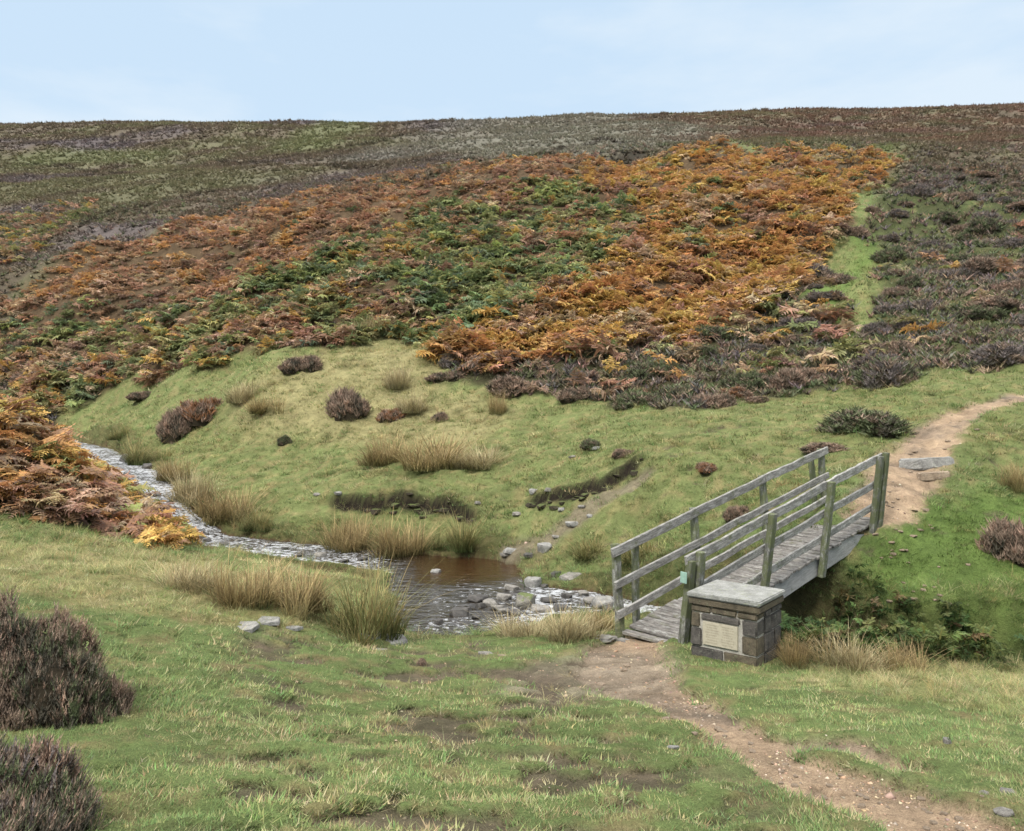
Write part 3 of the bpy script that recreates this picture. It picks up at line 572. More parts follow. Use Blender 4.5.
# ---- bracken
def frond(npair, length, ser, curl, stem):   # arching fern frond in local space, base at the origin, growing along +x and up
    V = []; T = []; Cc = []
    n = 7; sx_ = np.linspace(0, 1, n)
    cx = lambda t: length*(t*.92-.10*t*t); cz = lambda t: length*(.62*t-curl*t*t*.72)
    for i, t in enumerate(sx_):
        w = .006*(1.3-t)*1.4; V += [(cx(t), -w, cz(t)), (cx(t), w, cz(t))]; Cc += [stem, stem]
        if i: a = len(V)-4; T += [(a, a+1, a+3), (a, a+3, a+2)]
    for j in range(npair):
        t = .22+.76*j/(npair-1); L = length*(.34*(1-((t-.22)/.80)**1.25)+.015)*rng.uniform(.85, 1.15)
        for sgn in (-1, 1):
            x0, z0 = cx(t), cz(t); ang = rng.normal(1.15, .12); dx, dy = math.cos(ang), math.sin(ang)*sgn; dz = rng.normal(-.22, .22)
            wv = length*.045*(1.15-.6*t); tv = rng.uniform(.75, 1.25); q = (tv*rng.uniform(.92, 1.08), tv, tv*rng.uniform(.85, 1.1))
            for s_ in range(ser):        # leaflets along each pinna
                f0, f1 = s_/ser, (s_+1.15)/ser; fw = wv*(1-.7*f0)
                p0 = (x0+dx*L*f0, dy*L*f0, z0+dz*L*f0*f0)
                for sd_ in (-1, 1):
                    px_, py_ = -dy*sd_*sgn, dx*sd_*sgn
                    a = len(V); V += [p0, (x0+dx*L*f1, dy*L*f1, z0+dz*L*f1*f1), (p0[0]+dx*L*.5/ser+px_*fw*1.5, p0[1]+dy*L*.5/ser+py_*fw*1.5, p0[2]-.1*fw+rng.normal(0, .15)*fw)]
                    T.append((a, a+1, a+2)); Cc += [q, q, q]
    return np.array(V), np.array(T), np.array(Cc)
def bracken_plant(nf, npair, ser, L0, L1, dead=0.):
    VV = []; TT = []; CC = []; off = 0; a0 = rng.uniform(0, 6.28)
    for i in range(nf):
        V, T, Cq = frond(npair, rng.uniform(L0, L1), ser, rng.uniform(.5, 1.1)+dead*.5, (.9, .75, .6)); R = rots(np.array([a0+6.283*i/nf+rng.normal(0, .35)]), np.array([rng.normal(0, .25)]), np.array([rng.normal(-.15+dead, .3)]))[0]
        V = V@R.T+np.array([rng.normal(0, .06), rng.normal(0, .06), rng.uniform(.02, .30)]); f = rng.uniform(.8, 1.22); VV.append(V); TT.append(T+off); CC.append(Cq*f); off += len(V)
    # upright stalks
    for i in range(3):
        x, y = rng.normal(0, .12, 2); a = off; VV.append(np.array([(x-.008, y, -.1), (x+.008, y, -.1), (x*.4, y*.4, .35)])); TT.append(np.array([(a, a+1, a+2)])); CC.append(np.full((3, 3), .8)); off += 3
    return np.vstack(VV), np.vstack(TT), np.vstack(CC)
RUST, BROWN, GOLD, ORNG, LIME, FERN, BUFF = (.33, .20, .125), (.24, .165, .115), (.50, .33, .11), (.45, .25, .105), (.30, .31, .12), (.14, .185, .09), (.45, .32, .21)
near_p = [bracken_plant(6, 13, 3, .55, .95, .1) for _ in range(6)]
X, Y = cand(5200, 11, 24); k = (S('bank', X, Y) > .35)*(X/Y < -.3); X, Y = X[k], Y[k]
nb = fbm(X*.5, Y*.5, 3, 23); C = pal([RUST, BROWN, BUFF, ORNG], [.46, .18, .22, .14], len(X)); Cg = pal([GOLD, LIME, ORNG, BUFF], [.4, .25, .25, .1], len(X)); kk = (rng.random(len(X)) < smooth(-.1, .35, nb+.25*smooth(15, 17, Y)))[:, None]; C = np.where(kk, Cg, C)
stuff('bracken', replicate(near_p, pts3(X, Y, -.03), rots(rng.uniform(0, 6.28, len(X))), rng.uniform(.6, 1.05, len(X))*(.72+.28*S('bank', X, Y)+.35*smooth(14.5, 17, Y)*smooth(-.55, -.63, X/Y)), C), M['bracken'], 'rust brown and yellow bracken on the bank left of the stream', 'bracken')
far_p = [bracken_plant(6, 8, 1, .75, 1.25, rng.choice([0, .1, .25])) for _ in range(10)]
X, Y = cand(46000, 26, 135, .80)
r_, x_, g_, l_ = (S(q, X, Y) for q in ('rust', 'mixed', 'gold', 'leftgold')); edge = S('dark', X, Y)*.10+S('leftdark', X, Y)*.15+S('heath', X, Y)*.012
tot = np.clip(r_+x_+g_+l_, 0, 1)*(1-S('strip', X, Y)); patchy = smooth(-.8, -.35, fbm(X*.22, Y*.16, 4, 44)); k = rng.random(len(X)) < np.clip(tot*patchy*.62+edge*.45, 0, 1)
X, Y, r_, x_, g_, l_ = (q[k] for q in (X, Y, r_, x_, g_, l_)); n = len(X); nb = fbm(X*.12, Y*.10, 4, 88); nb2 = fbm(X*.35, Y*.3, 3, 18)
nc1 = fbm(X*.28, Y*.22, 4, 201); nc2 = fbm(X*.33, Y*.27, 4, 151)
Cr = palc([BROWN, RUST, BUFF, ORNG], [.14, .56, .14, .16], nc1); Cg = palc([RUST, ORNG, GOLD, BUFF], [.12, .40, .32, .16], nc1); Cf = pal([(.15, .185, .085), LIME, (.14, .175, .105), (.20, .215, .09), YEL], [.28, .12, .22, .24, .14], n)
Cm = palc([BROWN, RUST, BUFF, GOLD, (.27, .26, .12), (.20, .22, .10)], [.14, .20, .16, .12, .20, .18], nc2)
C = np.where((g_ > .5)[:, None], Cg, np.where((r_ > .5)[:, None], Cr, Cm))
fe = S('fern', X, Y); pg = np.where(x_ > .5, np.clip(smooth(-.05, .4, nb+.5*nb2)*.55+fe*.6*smooth(-.4, .1, nb2), 0, .92), np.where(g_ > .5, smooth(.15, .5, nb+.5*nb2)*.25+fe*.15, .02)); gl = smooth(.05, .10, X/Y+.02)*0
C = np.where((rng.random(n) < pg)[:, None], Cf, C); C = C*1.05; C = C/np.maximum(1, C.max(1)/.48)[:, None]; kb = rng.random(n) < smooth(.15, .5, -nb2)*.4*(1-pg); C = np.where(kb[:, None], pal([BROWN, RUST], [.6, .4], n), C)
hcl = (1+.9*fbm(X*.30, Y*.24, 3, 66)).clip(.5, 1.8)
stuff('bracken', replicate(far_p, pts3(X, Y, .0), rots(rng.uniform(0, 6.28, n), rng.normal(.12, .15, n)), rng.uniform(.6, 1.0, n)*hcl*(1-.2*r_), C), M['bracken'], 'orange, rust and green bracken covering the hillside beyond the stream', 'bracken')
print('bracken', n)

# ---- ferns and herbs in the shaded gully under the bridge
X, Y = cand(8000, 8.8, 14.5); ba_ = np.abs((X-BA.x)*BN.x+(Y-BA.y)*BN.y); k = (rng.random(len(X)) < S('gully', X, Y)*.6)*(X/Y > .3)*(ba_ > .62); X, Y = X[k], Y[k]
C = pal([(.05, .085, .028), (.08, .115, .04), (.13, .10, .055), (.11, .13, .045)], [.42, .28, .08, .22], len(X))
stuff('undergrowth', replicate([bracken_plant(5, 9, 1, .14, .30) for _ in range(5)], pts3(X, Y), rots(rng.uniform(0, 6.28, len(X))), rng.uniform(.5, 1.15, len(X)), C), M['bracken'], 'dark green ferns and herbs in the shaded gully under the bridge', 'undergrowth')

# ---- heather
def sprig(nsp, h, w, lean, nleaf):
    VV = []; TT = []; CC = []
    for s_ in range(nsp):
        a = rng.uniform(0, 6.28); l = rng.uniform(.2, 1)*lean; d = np.array([math.cos(a)*l, math.sin(a)*l, 1]); hh = h*rng.uniform(.6, 1.1); tv = rng.uniform(.7, 1.3)
        for j in range(nleaf):
            f = (j+.3)/nleaf; b = rng.uniform(0, 6.28); p = d*hh*f; ww = w*(1.25-f*.9); e = np.array([math.cos(b), math.sin(b), .25])*ww; u_ = np.array([-math.sin(b), math.cos(b), 0])*ww*.45
            k = len(VV); VV += [p-u_-e*.4, p+u_-e*.4, p+e+d*hh/nleaf*1.6]; TT.append((k, k+1, k+2)); q = (tv*(.85+.35*f*rng.uniform(.6, 1.3)),)*3; CC += [q]*3
    return np.array(VV), np.array(TT), np.array(CC)
fine_sp = [sprig(4, .085, .009, .55, 7) for _ in range(6)]; far_sp = [sprig(7, .12, .042, 1.6, 3) for _ in range(6)]; moor_sp = [sprig(9, .15, .17, 3.2, 2) for _ in range(6)]
HB, HP, HG, HR, HD = (.235, .175, .13), (.175, .148, .138), (.125, .145, .075), (.31, .21, .155), (.10, .09, .068)
def bush(name, lobes, nsp, protos, scale, cols, wts, up=.75):
    """one heather bush: lobes = (x, y, z, rx, ry, rz); sprigs stand all over the surface of the lobes"""
    lobes = np.array(lobes, float); A_ = (lobes[:, 3]*lobes[:, 4]+lobes[:, 5]*(lobes[:, 3]+lobes[:, 4])*.5); li = rng.choice(len(lobes), nsp*2, p=A_/A_.sum())
    d = rng.standard_normal((nsp*2, 3)); d[:, 2] = np.abs(d[:, 2])-.12; d /= np.linalg.norm(d, axis=1)[:, None]; L = lobes[li]; P = L[:, :3]+d*L[:, 3:]*(.88+.42*fbm(d[:, 0]*3+li, d[:, 1]*3+d[:, 2]*2, 3, 7))[:, None]
    ok = np.ones(len(P), bool)
    for k, l in enumerate(lobes): ok &= ~((((P-l[:3])/l[3:])**2).sum(1) < .72) | (li == k)
    P, d, li = P[ok][:nsp], d[ok][:nsp], li[ok][:nsp]; nrm = d/L[ok][:nsp, 3:]; nrm /= np.linalg.norm(nrm, axis=1)[:, None]
    di = nrm*(1-up)+np.array([0, 0, up]); yaw = np.arctan2(di[:, 1], di[:, 0]); tilt = np.arctan2(np.hypot(di[:, 0], di[:, 1]), di[:, 2])
    R = np.einsum('nij,njk->nik', rots(yaw, None, tilt), rots(rng.uniform(0, 6.28, len(P))))
    nv = fbm(P[:, 0]*2.3/scale**.5+P[:, 2], P[:, 1]*2.3/scale**.5, 3, 13); cols = np.array(cols); w = np.array(wts, float)
    C = cols[rng.choice(len(cols), len(P), p=w/w.sum())]; alt = cols[((smooth(-.4, .4, nv))*(len(cols)-1)+.5).astype(int)]; C = np.where((rng.random(len(P)) < .6)[:, None], alt, C)*(1+.2*rng.standard_normal((len(P), 1))).clip(.5, 1.6)
    V, T, Cc = replicate(protos, P-nrm*.03*scale, R, rng.uniform(.7, 1.3, len(P))*scale, C)
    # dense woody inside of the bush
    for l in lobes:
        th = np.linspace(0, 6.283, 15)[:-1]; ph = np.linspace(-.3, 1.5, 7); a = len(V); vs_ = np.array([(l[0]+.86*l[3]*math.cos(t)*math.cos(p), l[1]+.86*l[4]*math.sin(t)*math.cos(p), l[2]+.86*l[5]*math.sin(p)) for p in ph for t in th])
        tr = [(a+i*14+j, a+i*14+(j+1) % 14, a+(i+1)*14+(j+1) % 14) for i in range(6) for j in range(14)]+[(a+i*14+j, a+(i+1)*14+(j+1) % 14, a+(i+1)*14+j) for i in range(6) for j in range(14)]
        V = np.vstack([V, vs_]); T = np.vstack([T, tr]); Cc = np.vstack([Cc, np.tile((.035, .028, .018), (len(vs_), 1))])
    return mesh_from(name, V, T, np.clip(Cc, .01, .6), M['heather'])
def gnd(px, py): p = ground_hit(px, py); p[2] = zg(p[0], p[1])[0]; return p
# two big bushes at the lower left
o = bush('heather_bush', [(0, 0, -.1, .62, .6, .72), (.35, -.1, -.12, .48, .45, .55), (.02, -.42, -.15, .6, .4, .38), (.60, -.05, -.15, .32, .34, .34), (-.55, .1, -.1, .6, .6, .85)], 9500, fine_sp, 1.08, [HD, HG, HB, HB, HR], [1, 2, 3, 3, 3])
X0, Y0 = -3.5, 5.25; o.location = (X0, Y0, zg(X0, Y0)[0]); tag(o, 'large brown flowering heather bush at the left edge, the higher of the two nearest', 'heather bush', 'heather bushes in the foreground')
o = bush('heather_bush', [(0, 0, -.15, .45, .35, .42), (.28, -.12, -.15, .36, .3, .28), (-.45, .1, -.1, .5, .45, .5), (.1, -.42, -.15, .5, .35, .34)], 7000, fine_sp, 1.05, [HD, HG, HB, HP, HR], [1, 2.5, 3, 1.5, 2])
X0, Y0 = -2.45, 3.55; o.location = (X0, Y0, zg(X0, Y0)[0]); tag(o, 'dark brown and green heather bush in the bottom left corner', 'heather bush', 'heather bushes in the foreground')
# kinds of bushes for the hillside and the meadow
def lob(k): return [(rng.normal(0, .35), rng.normal(0, .3), -.12, rng.uniform(.45, .7), rng.uniform(.4, .6), rng.uniform(.38, .58)) for _ in range(k)]
KP = {}
for kind_, cols, w_ in (('grey', [HD, HP, HB, HP], [1, 2, 1, 2]), ('brown', [HD, HB, HR, HB], [1, 3, 1, 2]), ('rusty', [HB, HR, (.24, .12, .06)], [1, 2, 2]), ('green', [HG, HD, HG, HB], [3, 1, 3, 1])):
    KP[kind_] = []
    for v_ in range(2):
        o = bush('heather_bush', lob(4), 620, far_sp, 1.0, cols, w_); KP[kind_].append(o); COL.objects.unlink(o)
def place_bush(p, w, h, kind_, label, group, cat='heather bush', name='heather_bush'):
    o = random.choice(KP[kind_]).copy(); o.name = name; COL.objects.link(o); o.location = (p[0], p[1], p[2]); o.rotation_euler = (0, 0, random.uniform(0, 6.28)); o.scale = (w/1.9, w/1.9, h/.62); tag(o, label, cat, group); return o
for px, py, wp, hp, kd, lb in [(868,428,100,24,'green','broad low dark heather mound beside the path above the bridge'),(820,452,64,12,'brown','flat brown heather patch between the bridge railing and the dark heather mound'),
    (348,410,50,30,'brown','brown heather bush among pale grass in the middle of the meadow'),(308,368,42,18,'brown','low brown heather bush at the upper edge of the pale meadow'),(178,432,44,30,'brown','dark brown bush above the stream, left of the rusty one'),
    (205,417,50,26,'rusty','reddish brown bush on the slope above the stream bend'),(145,399,26,9,'brown','tiny brown heather tuft on the smooth green slope at left'),(285,443,15,9,'green','lone dark green tuft in the grass right of the stream bend'),
    (592,447,26,9,'green','dark green mossy hump next to a small pale stone in the meadow'),(622,456,24,9,'brown','small brown tuft right of the dark green mossy hump'),(740,516,28,14,'brown','brown tuft seen between the bridge railings'),
    (707,470,24,10,'rusty','tan tuft on the grass just above the far railing'),(440,421,20,12,'brown','small brown tuft above the wide rush bed'),(1012,552,74,44,'brown','brown heather bush at the right edge below the path'),
    (884,384,66,26,'grey','grey heather bush below the bright grass strip'),(420,660,16,8,'brown','small dark heather tuft on the near bank by the pool slabs'),(395,418,30,14,'rusty','short rusty tuft beside the thin pale rushes'),(505,392,60,20,'brown','brown heather clump at the foot of the orange bracken')]:
    p = gnd(px, py); place_bush(p, wp/F*p[1], hp/F*p[1]*1.05, kd, lb, 'heather bushes around the meadow', 'heather bush')
cnt = 0; placed = []
X, Y = cand(9000, 19, 72, .8); hz = np.clip(S('heath', X, Y)*(1-S('strip', X, Y)), 0, 1); dz_ = S('dark', X, Y); ld = S('leftdark', X, Y)
for i in range(len(X)):
    if cnt >= 190: break
    if rng.random() > max(hz[i], dz_[i], ld[i]*.8): continue
    s_ = rng.uniform(.9, 2.3)*(.8+.006*Y[i]); 
    if any((X[i]-a)**2+((Y[i]-b)*.8)**2 < ((s_+c_)*.40)**2 for a, b, c_ in placed): continue
    placed.append((X[i], Y[i], s_)); k = random.choices(['grey', 'brown', 'green', 'rusty'], [3, 2.5, 2, .6] if hz[i] > .5 else [1.4, 3.4, 2, .9])[0]
    where = 'on the hillside right of the bracken' if hz[i] > .5 else ('at the foot of the bracken slope' if dz_[i] > .5 else 'at the left foot of the hill')
    place_bush((X[i], Y[i], zg(X[i], Y[i])[0]-.05), s_, s_*rng.uniform(.26, .42), k, f'{ {"grey":"greyish purple","brown":"brown","green":"dark green","rusty":"rusty brown"}[k]} heather bush {where}', 'heather bushes '+where); cnt += 1
print('bushes', cnt)
X, Y = cand(75000, 17, 110, .80); hcov = np.clip(S('heath', X, Y)*.62+S('dark', X, Y)*.55+S('leftdark', X, Y)*.6+.30*S('moor', X, Y), 0, 1)*(1-S('strip', X, Y))+.02*S('mixed', X, Y)
n4 = fbm(X*.35, Y*.3, 4, 52); k = rng.random(len(X)) < hcov*smooth(-.45, .2, n4+.1); X, Y, n4 = X[k], Y[k], n4[k]
C = pal([HB, HP, HG, HD, HR], [.28, .2, .30, .14, .08], len(X))
stuff('heather', replicate(far_sp, pts3(X, Y), rots(rng.uniform(0, 6.28, len(X))), rng.uniform(1.0, 2.2, len(X))*(.7+.012*Y), C), M['heather'], 'low dark heather covering the right hillside and the foot of the bracken', 'heather')
X, Y = cand(130000, 46, 430, .80); mo = S('moor', X, Y); pl_ = S('pale', X, Y); k = rng.random(len(X)) < mo*(1-.25*pl_)*(1-.15*S('grn2', X, Y))*smooth(-.8, .1, fbm(X/9, Y/9, 4, 3)); X, Y = X[k], Y[k]
gc = sample(GC, X, Y); C = pal([HB, HP, HG, HD, HR], [.32, .2, .26, .10, .12], len(X))*.22+gc*2.0; rz = (smooth(.05, .3, X/Y)*smooth(90, 150, Y)*smooth(-.2, .3, fbm(X/14, Y/14, 3, 12)))[:, None]; C = C*(1-.6*rz)+np.array([.27, .165, .13])*.6*rz
stuff('heather', replicate(moor_sp, pts3(X, Y), rots(rng.uniform(0, 6.28, len(X))), rng.uniform(.7, 1.6, len(X))*(.30+.0068*Y), C), M['heather'], 'brown and grey heather moorland rising to the skyline', 'heather')

# ---- rushes: each clump a thing
def rush_mesh(nb, c0, c1, c2, spread, tall=1.0):
    K_ = 9; cx = rng.uniform(-.42, .42, K_); cy = rng.uniform(-.34, .34, K_); hs = rng.uniform(.45, 1.0, K_)*(1-.5*(cx**2+cy**2)/.3); hs[:2] = (1.0, .9); cx[:2] *= .4; k_ = rng.integers(0, K_, nb)
    r = rng.random(nb)**.6*.15; a = rng.uniform(0, 6.283, nb); P = np.stack([cx[k_]+r*np.cos(a), cy[k_]+r*np.sin(a), -.05+0*r], 1); lk = rng.uniform(0, 6.283, K_)
    yaw = np.where(rng.random(nb) < .45, lk[k_], a)+rng.normal(0, .7, nb); h = rng.uniform(.35, 1.05, nb)*hs[k_]
    q = rng.random((nb, 1)); tv = (1+.28*rng.standard_normal((nb, 1))).clip(.45, 1.6)*(1+.15*np.sin(lk[k_]))[:, None]; tip = np.where(q < .6, np.array(c1), np.array(c2))*tv; broken = rng.random(nb) < .12
    return blades(P, yaw, h, rng.uniform(.007, .015, nb), spread*rng.uniform(.0, 1.1, nb)+broken*.5, rng.uniform(.0, 1, nb)**2*.9, 4, np.array(c0)*tv, tip)
RK = {}
for kd, a_ in {'tan': ((.16, .15, .06), (.42, .30, .15), (.30, .20, .10), .45), 'green': ((.07, .10, .03), (.26, .24, .10), (.38, .27, .12), .6), 'pale': ((.22, .20, .10), (.50, .42, .25), (.38, .28, .15), .5)}.items():
    RK[kd] = []
    for v_ in range(2): V_, T_, C_ = rush_mesh(950, *a_); o = mesh_from('rush_clump', V_, T_, np.clip(C_, .01, .8), M['leaf']); RK[kd].append(o); COL.objects.unlink(o)
for px, py, wp, hp, kd, lb in [(352,634,104,88,'green','biggest green and tan rush clump at the left edge of the pool'),(292,612,88,66,'tan','tan rush clump directly left of the biggest one'),(238,602,84,58,'tan','tan rush clump in the middle of the near bank rushes'),(190,590,70,44,'pale','pale rush clump at the left end of the near bank row'),
    (572,640,74,46,'pale','pale rush clump between the pool stones and the bridge'),(528,636,66,34,'pale','low pale rush clump left of the one beside the bridge'),(600,630,40,30,'tan','short tan rush clump closest to the bridge foot'),
    (432,466,84,42,'tan','tallest brown rush clump in the centre of the meadow'),(388,462,60,38,'tan','rush clump at the left end of the meadow rush bed'),(478,466,60,28,'pale','pale rush clump at the right end of the meadow rush bed'),
    (345,548,60,42,'tan','tan rush clump on the far bank above the narrow stream'),(398,552,72,46,'tan','tan rush clump on the far bank behind the biggest rush clump'),(462,546,56,44,'green','rush clump at the far edge of the pool beside bright moss'),
    (228,520,74,46,'tan','broad tan rush clump inside the stream bend'),(190,502,52,46,'pale','pale rush clump above the stream bend'),(262,528,40,28,'green','short green rush clump at the right of the stream bend'),
    (150,462,50,34,'green','green rush clump where the stream comes into view'),(176,478,40,30,'tan','small tan rush clump just above the stream bend'),(243,402,36,30,'pale','pale grass clump high on the meadow left of the brown bush'),(268,414,44,24,'tan','tan grass clump right of the pale one high on the meadow'),
    (398,388,34,34,'pale','tall pale grass clump just below the bracken'),(412,412,36,26,'pale','pale grass clump under the tall one below the bracken'),(496,412,24,28,'tan','thin tan grass tuft below the orange bracken'),
    (372,334,46,26,'pale','pale grass clump at the top corner of the meadow'),(805,664,56,44,'tan','tan rush clump in the gully right of the pillar'),(852,668,64,46,'pale','pale rush clump in the gully between two tan ones'),(900,669,52,36,'tan','tan rush clump in the gully at the mossy overhang'),
    (640,560,70,34,'green','green rush clump behind the near end of the bridge'),(590,556,54,28,'green','green grass clump at the ford track end'),(1018,488,40,36,'tan','tan grass clump at the right edge beside the path'),(120,440,34,20,'green','small green rush clump at the head of the visible stream'),(312,556,40,24,'green','short green clump at the water edge behind the near rushes')]:
    p = gnd(px, py); o = random.choice(RK[kd]).copy(); COL.objects.link(o); o.name = 'rush_clump'; w_, h_ = wp/F*p[1], hp/F*p[1]; o.location = (p[0], p[1], p[2]-.03); o.rotation_euler = (0, 0, random.uniform(0, 6.28)); o.scale = (w_/1.1, w_/1.1, h_/.92); tag(o, lb, 'rush clump', 'clumps of rushes and tall grass')

# ---- stones
RM = {}
def rock_mesh(seed, flat, mat):
    if (seed, flat, mat) in RM: return RM[(seed, flat, mat)]
    r = random.Random(seed); bm = bmesh.new()
    for _ in range(22):
        v = Vector([r.gauss(0, 1) for _ in range(3)]).normalized(); v = Vector([math.copysign(abs(q)**.62, q) for q in v])*r.uniform(.85, 1); v.z = max(min(v.z, .72), -.72); bm.verts.new((v.x*.5, v.y*.5, v.z*.5*flat))
    bmesh.ops.convex_hull(bm, input=bm.verts); bmesh.ops.delete(bm, geom=[v for v in bm.verts if not v.link_faces], context='VERTS')
    bmesh.ops.dissolve_limit(bm, angle_limit=.35, verts=bm.verts, edges=bm.edges); bmesh.ops.bevel(bm, geom=list(bm.edges), offset=.028, segments=2, affect='EDGES'); bmesh.ops.triangulate(bm, faces=bm.faces); bmesh.ops.subdivide_edges(bm, edges=bm.edges, cuts=1)
    for v in bm.verts:
        nz = (gnoise(np.array([v.co.x*4+seed]), np.array([v.co.y*4+v.co.z*5]))[0])*.045; v.co += v.co.normalized()*nz
    me = bpy.data.meshes.new('stone'); bm.to_mesh(me); bm.free(); me.materials.append(M[mat]); RM[(seed, flat, mat)] = me; return me
def slab_mesh(seed, flat, mat):
    if (seed, flat, mat) in RM: return RM[(seed, flat, mat)]
    r = random.Random(seed+50); bm = bmesh.new(); n_ = r.choice([5, 6, 7]); a0 = r.uniform(0, 1)
    q = [(math.copysign(abs(math.cos(a0+6.283*k/n_))**.7, math.cos(a0+6.283*k/n_))*.5*r.uniform(.82, 1.05), math.copysign(abs(math.sin(a0+6.283*k/n_))**.7, math.sin(a0+6.283*k/n_))*.5*r.uniform(.82, 1.05)) for k in range(n_)]
    t = [bm.verts.new((x, y, flat*.36+r.uniform(-.02, .02))) for x, y in q]; b = [bm.verts.new((x*1.04, y*1.04, -flat*.36)) for x, y in q]
    bm.faces.new(t); bm.faces.new(b[::-1])
    for k in range(n_): bm.faces.new((t[k], b[k], b[(k+1) % n_], t[(k+1) % n_]))
    bmesh.ops.recalc_face_normals(bm, faces=bm.faces); bmesh.ops.bevel(bm, geom=list(bm.edges), offset=.022, segments=2, affect='EDGES'); bmesh.ops.triangulate(bm, faces=bm.faces); bmesh.ops.subdivide_edges(bm, edges=bm.edges, cuts=2)
    for v in bm.verts: v.co += Vector((0, 0, 1))*float(gnoise(np.array([v.co.x*5+seed]), np.array([v.co.y*5]))[0])*.05+Vector((v.co.x, v.co.y, 0))*float(gnoise(np.array([v.co.x*7+seed]), np.array([v.co.y*7+9]))[0])*.22
    me = bpy.data.meshes.new('stone_slab'); bm.to_mesh(me); bm.free(); me.materials.append(M[mat]); RM[(seed, flat, mat)] = me; return me
def stone(px, py, wp, flat, mat, label, group, lvl=None, asp=1.0, name='stone', cat='stone', sink_=.3, seed=None):
    p = on_level(px, py, lvl) if lvl is not None else gnd(px, py); w_ = wp/F*p[1]
    o = bpy.data.objects.new(name, (slab_mesh if flat < .3 else rock_mesh)(seed if seed is not None else random.randrange(12), flat, mat)); COL.objects.link(o); o.scale = (w_, w_*asp, w_); h_ = flat*.36*w_*2
    z = p[2] if lvl is not None else zg(p[0], p[1])[0]
    o.location = (p[0], p[1], z+h_*(.5-sink_)); o.rotation_euler = (random.uniform(-.12, .12), random.uniform(-.12, .12), random.uniform(-3, 3) if asp == 1 else random.uniform(-.2, .2)); tag(o, label, cat, group); return o
gf = 'stones lying in the pool and ford'; WL = -.5
for px, py, wp, fl, mt, lb in [(459,614,20,.5,'wetrock','flat dark wet stone nearest the middle of the pool'),(439,623,11,.6,'wetrock','small dark stone standing out at the near left of the ford'),(478,600,20,.5,'wetrock','dark flat stone left of the brown ford stones'),(480,607,11,.7,'wetrock','small dark stone just below the dark flat ford stone'),
    (476,618,9,.6,'wetrock','tiny dark stone low in the ford'),(490,605,15,.6,'rock','brownish stone in the middle of the ford'),(504,598,16,.5,'rock','flat grey stone behind the mossy ford stone'),(512,589,15,.5,'rock','grey flat stone at the upper edge of the ford'),(497,609,15,.5,'rock','pinkish grey ford stone left of the mossy one'),
    (524,605,24,.8,'mossrock','large dark mossy stone in the middle of the ford'),(533,586,17,.95,'slab','pale square block at the top of the ford'),(544,587,9,.6,'wetrock','small dark stone right of the pale square block'),(556,577,14,.8,'wetrock','dark stone under the far bank left of the rounded boulder'),(561,586,9,.8,'wetrock','small dark stone touching the rounded boulder'),
    (574,584,26,.75,'rock','large rounded grey boulder beneath the far bank'),(549,601,18,.4,'wetrock','flat wet stone between the mossy stone and the boulder'),(541,610,20,.4,'rock','flat grey stone at the near side of the ford'),(567,597,12,.6,'wetrock','dark stone below the rounded boulder'),(583,594,11,.5,'rock','small grey stone right of the rounded boulder'),
    (602,605,24,.6,'slab','pale slab stone by the foot of the bridge'),(609,612,12,.8,'wetrock','dark stone tucked beside the bridge foot'),(436,572,10,.5,'slab','small pale stone alone in the far part of the pool'),(515,614,14,.5,'wetrock','low dark stone in front of the mossy ford stone'),(504,612,12,.5,'rock','grey stone half under water near the pale rushes'),
    (590,602,14,.5,'rock','grey stone left of the pale slab by the bridge'),(560,609,14,.5,'wetrock','dark stone behind the pale rushes'),(530,598,12,.5,'rock','small grey stone above the mossy ford stone'),(468,610,8,.6,'wetrock','tiny dark stone right of the flat dark wet one')]:
    stone(px, py, wp*1.1, fl, mt, lb, gf, WL, 1.0, sink_=.28)
gf = 'rocks in the upper stream'
for px, py, wp, fl, mt, lb in [(133,468,24,.7,'wetrock','black wet rock in the narrow upper stream'),(147,474,12,.7,'wetrock','black wet rock right below the larger black one'),(110,470,9,.5,'wetrock','small dark stone left in the upper stream'),(154,492,9,.5,'wetrock','small wet stone in the white riffle'),(82,447,9,.7,'slab','pale stone on the bank where the stream appears'),(280,555,9,.5,'wetrock','small dark stone in the riffle behind the near rushes'),(308,552,10,.5,'wetrock','dark stone at the end of the riffle before the pool')]:
    stone(px, py, wp, fl, mt, lb, gf, None, 1.0, sink_=.2 if py > 465 else .35).location.z += .12 if 460 < py < 560 else 0
rs_ = random.Random(5)
for (px, py, z_) in ((104,456,None),(126,466,None),(138,476,None),(146,486,None),(150,497,None),(160,508,None),(206,541,-.36),(222,545,-.38),(236,541,-.38),(250,549,-.4),(266,546,-.4),(296,556,-.43),(322,556,-.44),(342,562,-.46),(360,560,-.47),(232,551,-.38),(282,549,-.42)):
    stone(px+rs_.uniform(-3, 3), py, rs_.uniform(6, 13), .55, rs_.choice(['wetrock', 'wetrock', 'rock']), 'small wet stone breaking the riffle of the upper stream', gf, z_, 1.0, sink_=.3 if z_ else .2)
gf = 'stones on the ford track and far bank'
